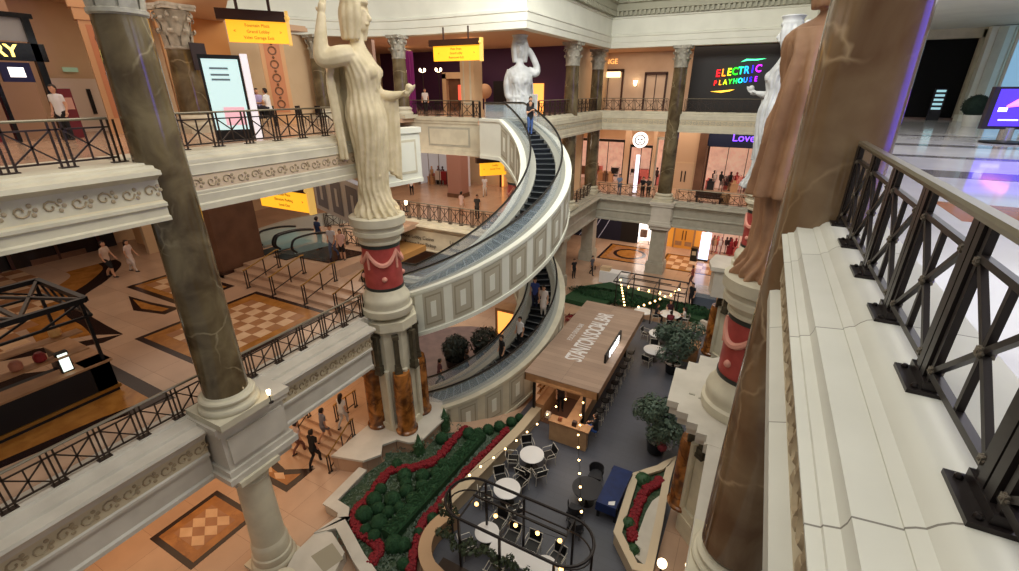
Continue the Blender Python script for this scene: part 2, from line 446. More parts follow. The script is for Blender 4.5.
b = MB()   # middle level: left wing, then round the well
b.prism([(-36,-6),(XLP,-6),(XLP,14.2),(-16.0,14.6),(-17.6,17.0),(-20.5,20),(-20.5,25.8),(-13.0,25.8),(-12.6,28),(-12.6,40.5),(4,40.5),(4,52),(-36,52)], Z2 - 0.3, Z2)
rug(b, -19.6, -14.75, 6.9, 11.95, Z2, 7, 7, 0.22, 0.5)
inl(b, [(-20.3,3.9),(-18.4,5.6),(-14.4,5.55),(-14.9,4.0),(-15.3,1.5),(-20,0.5)], Z2 + 0.004, 2)
inl(b, [(-19.6,3.7),(-18.2,5.2),(-15.0,5.15),(-15.3,4.0),(-15.6,1.8),(-19.6,0.8)], Z2 + 0.008, 3)
# large curved inlay at far left
arc = [(-25.9 + 5.3 * cos(a) * 1.0, 11.2 + 4.9 * sin(a)) for a in [R_(205 + i * 7.5) for i in range(18)]]
arc2 = spline([(-30.6,11.2),(-29.3,10.9),(-27.4,9.4),(-26.0,7.9),(-24.0,7.2),(-22.2,7.0),(-20.4,6.9)], 5)
arc2i = spline([(-30.6,10.4),(-29.4,10.1),(-27.9,8.9),(-26.6,7.6),(-24.6,6.7),(-22.6,6.5),(-21.4,6.3)], 5)
for i in range(len(arc2) - 1):
    inl(b, [arc2[i], arc2[i+1], arc2i[i+1], arc2i[i]], Z2 + 0.006, 2)
arc2j = spline([(-30.6,9.0),(-29.6,8.8),(-28.6,7.9),(-27.6,6.7),(-25.4,5.6),(-23.2,5.2),(-22.2,5.0)], 5)
for i in range(len(arc2) - 1):
    inl(b, [arc2i[i], arc2i[i+1], arc2j[i+1], arc2j[i]], Z2 + 0.006, 3)
for i in range(16):
    for j in range(10):
        x0, y0 = -34 + i * 0.75, 0.5 + j * 0.75
        if y0 < 7.5 - max(0, (x0 + 29)) * 0.55: inl(b, [(x0,y0),(x0+.75,y0),(x0+.75,y0+.75),(x0,y0+.75)], Z2 + 0.008, 4 if (i + j) % 2 else 5)
inl(b, [(-20.4,6.9),(-20.3,6.2),(-22,3.8),(-22.4,4.2)], Z2 + 0.006, 2)
# pieces behind the column
rug(b, -25.6, -21.1, 9.4, 11.9, Z2, 5, 3, 0.25, 0.3)
inl(b, [(-24.3,8.9),(-22.6,9.0),(-20.9,9.25),(-20.8,8.6),(-22.4,8.2)], Z2 + 0.004, 2)
inl(b, [(-23.7,8.8),(-22.5,8.85),(-21.2,9.0),(-21.2,8.7),(-22.3,8.45)], Z2 + 0.008, 3)
inl(b, [(-22.3,15.2),(-18.6,15.4),(-17.9,17.5),(-21.9,17.3)], Z2 + 0.5, 2)
struct('floor', b, [FLOORB, FLOORG, INK, INO, INL, INM])

b = MB()   # upper level, left and back
b.prism([(-34,-6),(XL+0.3,-6),(XL+0.3,13.2),(-15.5,15.5),(-20.5,20),(-20.5,25.6),(-15.0,25.6),(-15.0,24.6),(-12.6,26.6),(-12.6,40.5),(4,40.5),(4,50),(-34,50)], -0.25, Z3)
b2 = MB()
struct('floor', b, [FLOORB])
b = MB(); b.box(1.3, 18, -6, 41, -0.3, Z3)          # upper level, right: pale polished floor
for (y0, y1) in ((12.5,13.6),(16.2,16.7),(19.6,20.4),(24,24.6)): inl(b, [(3,y0),(16,y0),(16,y1),(3,y1)], 0.004, 1)
inl(b, [(2.6,8.2),(12,8.2),(12,9.6),(2.6,9.6)], 0.004, 2)
struct('floor', b, [FLOORW, mat('grey_floor_band', (120, 116, 118), 0.1), mat('brown_floor_band', (176, 112, 78), 0.1)])
# soffits under the slabs
for nm, poly, z0, z1, m in (('ceiling', [(-36,-6),(-13.75,-6),(-13.75,13.2),(-15.5,15.5),(-20.5,20),(-20.5,26),(-15,26),(-12.6,28),(-12.6,40.5),(4,40.5),(4,50),(-36,50)], -1.36, -1.0, SOFF),
                            ('ceiling', [(-36,-6),(-13.0,-6),(-13.0,11.7),(-14.3,11.8),(-14.3,14.6),(-17,17),(-20,20),(-20,26),(-13,26),(-12.6,40.7),(4,40.7),(4,52),(-36,52)], -9.0, -8.6, SOFF),
                            ('ceiling', [(-36,-6),(-13.4,-6),(-13.4,12.9),(-19.6,13.5),(-26,17.4),(-25.4,23.2),(-22.8,25.2),(-12.4,25.9),(-12.0,41),(4,41),(4,50),(-36,50)], 4.9, 5.2, CEIL),
                            ('ceiling', [(1.6,-6),(18,-6),(18,41),(1.6,41)], 4.9, 5.2, WHITE)):
    b = MB(); b.prism(poly, z0, z1); struct(nm, b, m)

# ---- balcony edges, upper level
UPL = [(o + 0.45, z) for o, z in UP]
UPLF = [(-1.6,0.0),(-1.6,.115),(.55,.115),(.58,.14),(.84,.14),(.86,.10),(1.02,.08),(1.04,.03),(1.26,.0),(1.28,-.09),(1.1,-.16),(1.06,-.2),(1.02,-.22),(1.02,-.68),(1.08,-.7),(1.16,-.73),(1.16,-.8),(1.1,-.83),(1.1,-1.02),(1.17,-1.05),(1.17,-1.13),(-.9,-1.3)]
fascia([(-12.95, -4), (-12.95, 5.62)], UPLF, 'trim', (-.45,.34), 1.03)
fascia([(XL, 5.55), (XL, 13.0)], [(UP[0][0], UP[0][1])] + [(UP[1][0], UP[1][1])] + [(o + 0.40, z) for o, z in UP[2:-1]] + [(0.1, -1.38)], 'trim', foff=0.84, mats=[CREAM, FRIEZE_R, SCROLL])
UPR = [(-.5,0),(-.5,.115),(.10,.115),(.13,.105),(.165,.075),(.19,.04),(.22,.03),(.25,.01),(.25,-.0),(.42,-.02),(.425,-.06),(.44,-.10),(.50,-.115),(.505,-.13),(.565,-.14),(.565,-.155),(.46,-.2),(.43,-.24),(.43,-.92),(.55,-.96),(.55,-1.12),(.50,-1.16),(.50,-1.3),(.2,-1.3)]
fascia([(1.04, 6.95), (1.04, -3.0)], UPR, 'trim', (-.58,.5), .44, [CORN, FRIEZE, SCROLL], True, 17, .34)
fascia([(-12.6, 27.9), (-12.6, 40.5), (3.0, 40.5)], UP, 'trim', mats=[CREAM, FRIEZE, CREAM2])
# plain panelled front of the upper landing
b = MB(); FB = 25.6
b.box(-25, -15.3, FB, FB + 0.4, -2.2, 0.115)
b.box(-25, -15.3, FB - 0.1, FB, -0.12, 0.115); b.box(-25, -15.3, FB - 0.05, FB, -0.28, -0.12); b.box(-25, -15.3, FB - 0.08, FB, -2.2, -1.95)
for (x0, x1) in ((-19.4, -16.2), (-23.6, -20.4)):
    b.box(x0, x1, FB - 0.03, FB, -1.68, -0.5, 1); b.box(x0 + .12, x1 - .12, FB - 0.05, FB - 0.02, -1.56, -0.62, 0)
b.box(-25, -15.3, FB + .4, 27, -2.2, -1.9)
struct('trim', b, [CREAM, CREAM2])
# panelled block that ends the left upper balcony behind the statue
b = MB(); M_ = Matrix.Translation((-14.25, 18.1, 0)) @ Matrix.Rotation(R_(80), 4, 'Z')
b.box(-3.0, 0, 0, 0.5, -2.3, 0.0); b.box(-3.0, 0.05, -0.08, 0.5, -0.16, 0.08); b.box(-3.0, 0.03, -0.05, 0.5, -2.42, -2.24)
b.box(-2.5, -0.3, -0.03, 0, -1.95, -0.45, 1); b.box(-2.4, -0.4, -0.035, -0.02, -1.85, -0.55, 0)
b.xf(M_)
struct('trim', b, [WHITE, CREAM])

# ---- balcony edges, middle level
MP = [(-0.4, -7.0), (-0.4, -6.9), (0.14, -6.9), (0.16, -6.96), (0.55, -6.98), (0.57, -7.06), (0.92, -7.08), (0.95, -7.16), (0.9, -7.24), (0.78, -7.28), (0.76, -7.38), (0.66, -7.42),
      (0.64, -7.54), (0.58, -7.56), (0.58, -8.06), (0.62, -8.1), (0.62, -8.18), (0.52, -8.22), (0.52, -8.86), (0.58, -8.92), (0.58, -9.04), (0.1, -9.04)]
LP = [XLP, XLP]
fascia([(XLP, -4), (XLP, 5.2)], MP, 'trim', (-7.81, 0.42), 0.59, [LEDGE, FRIEZE, SCROLL], True, 13)
fascia([(XLP, 7.4), (XLP, 11.9)], MP, 'trim', (-7.81, 0.42), 0.59, [LEDGE, FRIEZE, SCROLL], True, 13)
fascia([(-23.5, 25.8), (-13.4, 25.8)], MP[:11] + [(.6,-7.4),(.6,-7.5),(.56,-7.55),(.56,-8.9),(.6,-8.95),(.6,-9.04),(.1,-9.04)], 'trim', sc=False, mats=[CREAM, CREAM, SCROLL])
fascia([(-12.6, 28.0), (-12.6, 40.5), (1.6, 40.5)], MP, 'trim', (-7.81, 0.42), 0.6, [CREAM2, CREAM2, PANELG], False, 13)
# projecting pedestals of the middle ledge under the columns
def pedestal(cx, cy, hx, hy, base_z=-9.3):
    b = MB()
    b.box(cx-hx, cx+hx, cy-hy, cy+hy, -7.12, -6.94)
    b.box(cx-hx+.06, cx+hx-.06, cy-hy+.06, cy+hy-.06, -7.3, -7.12)
    b.box(cx-hx+.18, cx+hx-.18, cy-hy+.18, cy+hy-.18, -8.6, -7.3)
    b.box(cx-hx+.26, cx+hx-.10, cy-hy+.30, cy+hy-.30, -8.4, -7.5)
    b.box(cx-hx+.1, cx+hx-.1, cy-hy+.1, cy+hy-.1, -8.8, -8.6)
    b.box(cx-hx+.02, cx+hx-.02, cy-hy+.02, cy+hy-.02, -9.0, -8.8)
    b.box(cx-hx+.2, cx+hx-.2, cy-hy+.2, cy+hy-.2, base_z, -9.0)
    return struct('trim', b, [LEDGE, CREAM])
pedestal(-12.55, 6.3, .78, 1.18)
pedestal(-6.35, 40.4, 1.0, 1.0)
pedestal(-12.9, 40.7, 0.8, 0.8)
# curved low parapet round the far escalator well on the middle level
b = MB(); b.sweep([(-.12,Z2),(-.12,-6.15),(.12,-6.15),(.12,Z2)], spline([(-25.4,14.6),(-25.98,16.14),(-26.38,17.91),(-26.44,19.82),(-25.66,22.07),(-24.5,23.5)], 4)); struct('trim', b, [DECK])
# right middle ledge, far below the camera, and the stepped slabs under the statue drums
b = MB(); b.box(0.2, 1.6, -3, 10.79, -7.15, -6.9); b.box(0.35, 1.6, -3, 10.79, -9.0, -7.15); b.box(1.2, 6, -3, 40, -9.0, -8.8)
struct('trim', b, [LEDGE])
def stepped(name, sx, x0, k=1.0):
    P = [(1.6,11.2),(.15,11.2),(.15,11.55),(-.12,11.55),(-.12,11.9),(-.42,11.9),(-.42,12.25),(-.75,12.25),(-.75,12.65),(-1.08,12.65),(-1.15,14.6),(-.82,14.6),(-.82,15.2),(-.52,15.2),(-.52,15.8),(-.1,15.8),(.3,16.2),(1.6,16.2)]
    P = [(x0 + sx * x * k, 13.2 + (y - 13.6) * k) for x, y in P]
    b = MB(); b.prism(P, -7.12, -6.9); cx, cy = sum(p[0] for p in P)/len(P), sum(p[1] for p in P)/len(P)
    b.prism([(cx + (x-cx)*.9, cy + (y-cy)*.9) for x, y in P], -7.4, -7.12)
    for q in range(4): b.box(x0 + sx*(-.55 + q*.28), x0 + sx*(-.38 + q*.28), 12.35 - q*.1 + .5, 12.42 - q*.1 + .5, -6.905, -6.88, 1)
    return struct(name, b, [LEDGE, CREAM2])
stepped('trim', 1, 0.0); stepped('trim', -1, -12.95, 0.55)
b = MB(); b.prism([(.9,25),(-1.1,25),(-1.3,26),(-1.1,27.3),(.9,27.3)], -7.12, -6.9); b.prism([(.9,25.1),(-.9,25.1),(-1.1,26),(-.9,27.2),(.9,27.2)], -8.6, -7.12); struct('trim', b, [LEDGE])

# ---- the white entablature round the well, with dentils above
EP = [(-27.6,16.0),(-27.3,18.2),(-26.6,20.4),(-25.3,22.8),(-23.4,24.5),(-21.2,25.25),(-18.5,25.45),(-12.3,25.45),(-12.0,40.3),(1.8,40.3),(1.8,30)]
EPR = [(0.35, 4.75), (-0.55, 4.75)]
b = MB()
b.sweep([(-0.6,4.75),(0.05,4.75),(0.05,5.1),(0.09,5.12),(0.09,5.5),(0.14,5.54),(0.14,5.66),(0.02,5.7),(0.02,6.75),(0.1,6.8),(0.1,6.9)], EP)
struct('trim', b, [WHITE])
b = MB()
b.sweep([(-0.2,6.9),(0.2,6.9),(0.22,7.2),(0.42,7.25),(0.45,7.7),(0.62,7.75),(0.66,8.0),(0.9,8.1),(0.9,8.4),(-0.2,8.4)], EP)
for i in range(len(EP) - 1):
    a = Vector(EP[i]); c = Vector(EP[i+1]); d = c - a; L = d.length; d.normalize(); n = Vector((d.y, -d.x))
    for j in range(int(L / 0.34)):
        q = a + d * (j + 0.5) * 0.34 + n * 0.32
        b.bar((q.x - n.x*.1, q.y - n.y*.1, 7.08), (q.x + n.x*.1, q.y + n.y*.1, 7.08), 0.18, 0.3)
        if j % 3 == 0:
            q = q + n * 0.28
            b.bar((q.x - n.x*.2, q.y - n.y*.2, 7.86), (q.x + n.x*.2, q.y + n.y*.2, 7.86), 0.26, 0.24)
struct('trim', b, [mat('grey_green_dentil_stone', (168, 166, 146), 0.55)])
b = MB()
b.sweep([(0.9,8.4),(1.6,8.5),(1.6,8.9),(-0.2,8.9)], EP); struct('trim', b, [WHITE])

# ---- outer walls
b = MB(); b.box(-34.3, -34, -6, 50, Z2, 5.2); struct('wall_left', b, WARMW)
b = MB(); b.box(-40.3, -40, -6, 52, Z1, Z2); struct('wall_left', b, BROWNW)
b = MB(); b.box(-40, 14, 51.6, 52, Z1, -9); struct('wall_back', b, BROWNW)

b = MB(); b.box(-30, 4, -7, 44, 16.2, 16.5); struct('ceiling', b, WHITE)
# ---------------------------------------------------------------- columns
def capital_mb(r, h):
    """leafy capital: bell, two rows of curling leaves, corner volutes, abacus; sits on z=0"""
    b = MB()
    b.lathe([(r*1.02,0),(r*1.10,.02*h),(r*1.10,.06*h),(r*.92,.08*h),(r*.92,.5*h),(r*1.0,.75*h),(r*1.22,.86*h)], n=24)
    for row, (z0, hh, nn, off) in enumerate(((.06, .40, 8, 0.0), (.30, .42, 8, PI/8))):
        for i in range(nn):
            a = 2*PI*i/nn + off; w = r * (.36 if row == 0 else .34)
            prof = [(.96,0),(1.02,.35),(1.08,.65),(1.2,.88),(1.34,.98),(1.38,.86),(1.30,.74)]
            vs = []
            for (q, t) in prof:
                ww = w * (1.0 - .55 * t * t) if t < .95 else w * .5
                for s in (-1, -.5, 0, .5, 1):
                    bulge = (1 - abs(s)) * .07
                    rr = r * (q + bulge)
                    vs.append((rr*cos(a) - s*ww*sin(a), rr*sin(a) + s*ww*cos(a), h*(z0 + hh*t)))
            fs = [(k*5+j, k*5+j+1, k*5+j+6, k*5+j+5) for k in range(len(prof)-1) for j in range(4)]
            b.add(vs, fs, 0)
    for i in range(4):
        a = PI/4 + i*PI/2
        pts = []
        for j in range(12):
            t = j * .55; q = .17 * r * (1.9 - j * .12)
            pts.append(((r*1.22 + q*cos(t)*.6)*cos(a), (r*1.22 + q*cos(t)*.6)*sin(a), h*.76 + q*sin(t)*.8))
        b.tube(pts, r*.075, 5)
        b.ball((r*1.3*cos(a), r*1.3*sin(a), h*.74), r*.15, 8, 6)
        a2 = i*PI/2
        b.ball((r*1.24*cos(a2), r*1.24*sin(a2), h*.9), r*.15, 8, 6)
    ab = []
    for i in range(4):
        a = PI/4 + i*PI/2; c = (r*1.72*cos(a), r*1.72*sin(a)); e = PI/2 + a
        ab.append((c[0] - r*.16*cos(e), c[1] - r*.16*sin(e))); ab.append((c[0] + r*.16*cos(e), c[1] + r*.16*sin(e)))
        m = a + PI/4; ab.append((r*1.12*cos(m), r*1.12*sin(m)))
    b.prism(ab, h*.87, h*.94); b.prism([(x*1.04, y*1.04) for x, y in ab], h*.94, h)
    return b
def base_prof(r):
    return [(r*1.36,.0),(r*1.40,.06),(r*1.40,.12),(r*1.34,.17),(r*1.22,.19),(r*1.18,.25),(r*1.22,.30),(r*1.27,.33),(r*1.28,.38),(r*1.22,.42),(r*1.08,.44),(r*1.02,.50)]
def column(name, label, x, y, z0, z1, r, m, cap_h=1.3, cap_m=None, base=True, group=None, capital=True, mb=None, bw=1.0):
    t = root(name, label, 'column', (x, y, z0), 0, group)
    H = z1 - z0
    bz = 0.0
    if base:
        b = MB(); b.box(-r*1.42*bw, r*1.42*bw, -r*1.42*bw, r*1.42*bw, 0, .2)
        b.lathe([(q*bw, z*bw**3 + .2) for q, z in base_prof(r)], n=40); b.build('base', mb or CREAM, t); bz = .7
    ch = cap_h if capital else 0
    b = MB(); S = H - ch
    prof = [(r*1.0, bz - .05), (r*1.0, bz + .1)] + [(r*(1 - .14*(i/8)**1.6), bz + .1 + (S - bz - .1)*i/8) for i in range(1, 9)]
    b.lathe(prof, n=48); b.build('shaft', m, t)
    if capital:
        c = capital_mb(r*.86, ch).build('capital', cap_m or CAPST, t); c.location = (0, 0, S)
    return t
column('marble_column', 'tall olive brown marble column on the lower left balcony ledge', -12.35, 6.0, -6.94, 4.9, .57, MARB_G, 1.85)
column('marble_column', 'huge brown marble column right beside the near black railing', 0.93, 7.35, -6.9, 4.9, .57, MARB_B, 1.5, mb=CREAM, bw=.88)
column('marble_column', 'brown marble column with leafy capital next to the tall digital directory', -21.55, 12.35, 0, 4.75, .57, MARB_G, 1.6)
column('marble_column', 'marble column half hidden behind the big draped statue with raised arm', -25.2, 22.5, 0, 4.75, .46, MARB_G, 1.3)
column('marble_column', 'marble column beside the outstretched hand of the big statue', -20.9, 25.05, 0, 4.75, .46, MARB_G, 1.3)
column('marble_column', 'grey brown marble column right of the distant white statue', -12.75, 34.0, -6.94, 4.75, .55, MARB_G, 1.5)
column('marble_column', 'marble column at the inner back corner of the upper balcony', -13.0, 40.6, -6.94, 4.75, .55, MARB_G, 1.5)
column('marble_column', 'marble column at the back between the sconce wall and the black sign wall', -6.4, 40.3, -6.94, 4.75, .57, MARB_G, 1.5)
# lower storey
def tuscan(label, x, y, z0, z1, r):
    t = root('stone_column', label, 'column', (x, y, z0)); H = z1 - z0
    b = MB(); b.box(-r*1.3, r*1.3, -r*1.3, r*1.3, 0, .12); b.lathe([(r*1.34,.12),(r*1.38,.2),(r*1.34,.3),(r*1.22,.36),(r*1.24,.5),(r*1.2,.62),(r*1.12,.66),(r*1.12,1.0),(r*1.08,1.1),(r,1.2)], n=36); b.build('base', CREAM, t)
    b = MB(); b.lathe([(r,1.15)] + [(r*(1-.1*i/6), 1.2 + (H-1.75)*i/6) for i in range(7)], n=40); b.build('shaft', CREAM, t)
    b = MB(); b.lathe([(r*.9,H-.6),(r*.98,H-.55),(r*.98,H-.48),(r*.9,H-.45),(r*.92,H-.3),(r*1.15,H-.18)], n=36); b.box(-r*1.25, r*1.25, -r*1.25, r*1.25, H-.18, H); b.build('capital', CREAM, t)
    return t
tuscan('plain cream column standing on the bottom floor under the left ledge', -12.35, 6.0, Z1, -9.0, .52)
def pillar(label, x, y, z0, z1, w):
    t = root('stone_pillar', label, 'pillar', (x, y, z0)); H = z1 - z0
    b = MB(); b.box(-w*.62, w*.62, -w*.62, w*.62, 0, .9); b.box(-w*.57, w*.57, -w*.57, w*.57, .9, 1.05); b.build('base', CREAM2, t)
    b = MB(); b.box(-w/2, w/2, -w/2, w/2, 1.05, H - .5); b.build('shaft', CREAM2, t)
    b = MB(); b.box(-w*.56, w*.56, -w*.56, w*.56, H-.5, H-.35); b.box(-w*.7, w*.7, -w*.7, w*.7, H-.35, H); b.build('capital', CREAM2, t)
pillar('square cream pillar at the back of the bottom floor between the inlaid rugs', -6.4, 40.6, Z1, -9.0, 1.25)
pillar('square cream pillar in front of the navy wall on the bottom floor', -12.9, 40.9, Z1, -9.0, 1.1)
pillar('pale pillar just behind the curving lower escalator', -12.9, 33.0, Z1, -9.0, 1.1)

# ---------------------------------------------------------------- statue drums and piers
def drum(label, x, y, gar=True, r=.78):
    t = root('statue_pedestal', label, 'pedestal', (x, y, -6.9))
    b = MB(); b.lathe([(r*1.3,0),(r*1.34,.1),(r*1.34,.3),(r*1.24,.36),(r*1.22,.5),(r*1.26,.6),(r*1.2,.78),(r*1.06,.9),(r*1.0,1.12)], n=40); b.build('base', CREAM, t)
    b = MB(); b.lathe([(r*.98,1.08),(r*1.0,1.12),(r*1.0,1.24),(r*.97,1.24),(r*.95,2.9),(r*.98,2.9),(r*.98,3.04)], n=40, mis=[1,1,1,0,1,1]); dr = b.build('drum', [RED, DGREEN], t)
    g = MB()
    for i in range(4):
        a0 = i*PI/2; pts = []
        for j in range(11):
            u = j/10; a = a0 + u*PI/2; pts.append((r*.985*cos(a), r*.985*sin(a), 2.78 - .55*4*u*(1-u)))
        g.tube(pts, [.05 + .05*4*(j/10)*(1-j/10) for j in range(11)], 6)
        g.tube([(r*.98*cos(a0), r*.98*sin(a0), 2.82), (r*.97*cos(a0), r*.97*sin(a0), 2.05)], .05, 6)
        g.ball((r*.97*cos(a0+.78), r*.97*sin(a0+.78), 1.65), .11, 8, 6)
    g.build('garland', PINKISH, dr)
    b = MB(); b.lathe([(r*1.0,3.04),(r*1.06,3.08),(r*1.06,3.15),(r*1.0,3.18),(r*1.04,3.26),(r*1.2,3.38),(r*1.26,3.42),(r*1.26,3.56),(r*1.2,3.6),(r*1.2,3.72),(r*1.36,3.8),(r*1.36,4.1),(r*1.2,4.14)], n=40); b.build('plinth', CREAM, t)
    return t
drum('red drum pedestal with pale garlands under the big raised arm statue', -12.7, 13.15)
drum('red garlanded drum pedestal partly hidden behind the huge right column', 0.85, 12.85, r=.8)
drum('distant red drum pedestal with scalloped garland left of the huge column', 0.8, 26.0)
drum('pedestal drum behind the top of the curved escalator', -13.6, 27.35)
def pier(label, x, y, sx, dark=False):
    t = root('clustered_pier', label, 'pier', (x, y, Z1))
    b = MB()
    P = [(.95*cos(PI/8+i*PI/4), .95*sin(PI/8+i*PI/4)) for i in range(8)]
    b.prism(P, .8, 6.2); b.prism([(p[0]*1.12, p[1]*1.12) for p in P], .8, 1.15); b.prism([(p[0]*1.17, p[1]*1.17) for p in P], 0, .8)
    b.prism([(p[0]*1.25, p[1]*1.25) for p in P], 5.9, 6.3)
    for i in range(8):
        a = PI/8 + i*PI/4
        b.tube([(1.0*cos(a),1.0*sin(a),1.1),(1.0*cos(a),1.0*sin(a),4.0)], .12, 8)
    b.build('core', CREAM, t)
    for i in range(4):
        a = (PI if sx < 0 else -PI/4 + .2) + i*PI/2
        c = MB(); c.lathe([(.46,.8),(.5,.86),(.5,.95),(.44,1.0),(.42,1.1),(.4,3.6),(.36,3.9)], (1.02*cos(a), 1.02*sin(a), 0), 20); c.build('marble_half_column', MARB_O, t)
    for i in range(8):
        a = i*PI/4 + .1
        c = MB()
        for z0, z1, w in ((4.0,5.55,.2),(5.55,5.7,.26),(4.0,4.25,.26),(3.85,4.0,.3)):
            c.box(-w/2, w/2, -w/2, w/2, z0, z1)
        c.xf(Matrix.Translation((1.05*cos(a), 1.05*sin(a), 0)) @ Matrix.Rotation(a, 4, 'Z')); c.build('dark_pilaster', CAPDK, t)
    return t
pier('pier of orange marble half columns carrying the left statue pedestal', -12.75, 13.25, 1)
pier('pier of brown marble columns below the stepped slab on the right', 0.8, 14.2, -1)
pier('far pier of brown marble columns beyond the first right pier', 0.6, 26.2, -1)
# ---------------------------------------------------------------- statues
def limb(b, pts, rad, n=10, sub=5, mi=0):
    q = spline([tuple(p) + (r,) for p, r in zip(pts, rad)], sub)
    b.tube([p[:3] for p in q], [max(.004, p[3]) for p in q], n, mi)
def hand(b, w, d, s, palm, k=1.0, curl=.5, mi=0):
    """palm + four unequal bent fingers + thumb. w: wrist, d: finger direction, s: sideways, palm: palm normal"""
    w, d, s, pn = Vector(w), Vector(d).normalized(), Vector(s).normalized(), Vector(palm).normalized()
    limb(b, [w, w + d*.05*k, w + d*.10*k], [.030*k, .042*k, .040*k], 8, 3, mi)
    for off, L in ((-.032, .070), (-.011, .082), (.011, .078), (.032, .062)):
        a = w + d*.095*k + s*off*k
        p1 = a + d*L*.5*k + pn*curl*.02*k; p2 = a + d*L*.85*k + pn*curl*.06*k; p3 = a + d*L*k + pn*curl*.10*k
        limb(b, [a - d*.03*k, a, p1, p2, p3], [.012*k, .011*k, .0105*k, .0095*k, .008*k], 6, 2, mi)
    t0 = w + d*.03*k - s*.035*k
    limb(b, [t0, t0 - s*.03*k + d*.02*k + pn*.012*k, t0 - s*.038*k + d*.055*k + pn*.03*k], [.014*k, .013*k, .010*k], 6, 2, mi)
def statue(name, label, loc, rz, m, mirror=False, arm_up=True, H=7.2, crown=True, front_drape=True, WD=1.1, arms=True, cw=1.0, FA=.11, FF=30):
    """colossal draped woman; local +x is where she faces, +y her left; feet at z=0"""
    b = MB()
    RG = [(-.002,.05,0,.72,.70,.07),(.03,.03,0,.66,.62,.08),(.08,.02,0,.56,.52,.06),(.15,.0,0,.54,.46,.05),(.25,.05,0,.56,.47,.05),(.33,.08,0,.60,.50,.045),(.42,.05,0,.66,.56,.045),
          (.50,.02,0,.68,.57,.04),(.56,.0,0,.60,.50,.035),(.61,.02,0,.56,.46,.03),(.67,.07,0,.62,.50,.03),(.715,.05,0,.68,.47,.02),(.755,.0,0,.70,.36,.012),(.785,-.02,0,.52,.28,.006),(.805,-.01,0,.27,.24,0),(.83,.0,0,.19,.20,0),(.87,.03,0,.18,.19,0)]
    RG2 = spline(RG, 4); n = 72; vs = []
    for (z, cx, cy, a, c, am) in RG2:
        for j in range(n):
            th = 2*PI*j/n
            f = abs(sin(th*9 + 2.2*sin(z*9) + z*5)); f2 = abs(sin(th*5 - z*14))
            k = 1 + (am*2.3*(f - .5) + am*1.4*(f2 - .5)) / .55
            if z < .34: k += .035*sin(z*95 + 3*cos(th - .6)) * max(0, cos(th - 1.2))     # sagging folds
            vs.append((cx + WD*c*k*cos(th), cy + WD*a*k*sin(th), z*H))
    fs = [(i*n+j, i*n+(j+1) % n, (i+1)*n+(j+1) % n, (i+1)*n+j) for i in range(len(RG2)-1) for j in range(n)]
    fs.append(tuple(range(n-1, -1, -1))); fs.append(tuple((len(RG2)-1)*n + j for j in range(n)))
    b.add(vs, fs)
    for s in (-1, 1):
        b.ball((.42, s*.27, .69*H), .27, 14, 10)                                # bust
        limb(b, [(.25, s*.22, .16), (.55, s*.24, .12), (.78, s*.25, .06)], [.16,.15,.10])    # toes under hem
    # head, face, hair
    hz = .925*H; hx = .06
    b.ball((hx, 0, hz), .38, 18, 14, sx=1.0, sy=.82, sz=1.15)
    b.ball((hx+.13, 0, hz-.27), .21, 12, 8, sy=.9)                              # jaw
    limb(b, [(hx+.36,0,hz+.12),(hx+.44,0,hz-.02),(hx+.46,0,hz-.10),(hx+.36,0,hz-.14)], [.05,.055,.07,.04])     # nose
    limb(b, [(hx+.34,-.11,hz-.24),(hx+.40,0,hz-.235),(hx+.34,.11,hz-.24)], [.03,.045,.03])     # mouth
    for s in (-1, 1):
        limb(b, [(hx+.35,s*.06,hz+.14),(hx+.33,s*.16,hz+.16),(hx+.25,s*.26,hz+.12)], [.035,.045,.03])   # brow
        b.ball((hx+.30, s*.15, hz+.05), .065, 8, 6)
    for i in range(9):
        a = PI*.34 + i*(2*PI - PI*.68)/8                                        # locks of hair
        limb(b, [(hx+.33*cos(a), .30*sin(a), hz+.42), (hx-.02+.40*cos(a), .38*sin(a), hz+.1), (hx-.06+.38*cos(a), .36*sin(a), hz-.28), (hx-.12+.36*cos(a), .34*sin(a), hz-.70)], [.13,.15,.14,.10])
    if crown:
        b.lathe([(.36,.30),(.45,.36),(.45,.46),(.40,.5),(.42,.62),(.52,.74)], (hx-.02, 0, hz), 20)
    else:
        b.ball((hx-.05, 0, hz+.2), .42, 14, 10, sy=.95, sz=.9)
    # arms
    if not arms: pass
    elif arm_up:
        limb(b, [(-.05,-.50,.765*H),(-.35,-.80,.755*H),(-.70,-1.0,.742*H),(-.82,-1.04,.755*H),(-.80,-.98,.82*H),(-.72,-.86,.92*H)], [.30,.33,.30,.27,.21,.13])
        hand(b, (-.72,-.86,.92*H), (.15,.15,1), (1,0,0), (0,1,0), 3.0, .5)
        limb(b, [(.0,.50,.765*H),(.12,.70,.68*H),(.30,.74,.60*H),(.70,.80,.585*H),(1.12,.82,.595*H)], [.26,.23,.20,.18,.11])
        hand(b, (1.12,.82,.595*H), (1,.05,.1), (0,1,0), (0,0,1), 3.0, .9)
        b.ball((1.42,.82,.625*H), .14, 10, 8)
    else:
        limb(b, [(.0,.50,.765*H),(.05,.95,.745*H),(.0,1.0,.80*H),(.05,.62,.90*H),(.1,.36,.935*H)], [.26,.24,.20,.17,.11])
        hand(b, (.1,.40,.93*H), (.1,-.9,.3), (0,.3,1), (-1,0,0), 3.0, .6)
        limb(b, [(.0,-.52,.765*H),(.06,-.74,.68*H),(.10,-.72,.58*H),(.28,-.52,.55*H),(.45,-.28,.56*H)], [.26,.24,.21,.18,.12])
        hand(b, (.45,-.28,.56*H), (.3,1,-.1), (0,.1,1), (-1,0,0), 3.0, .6)
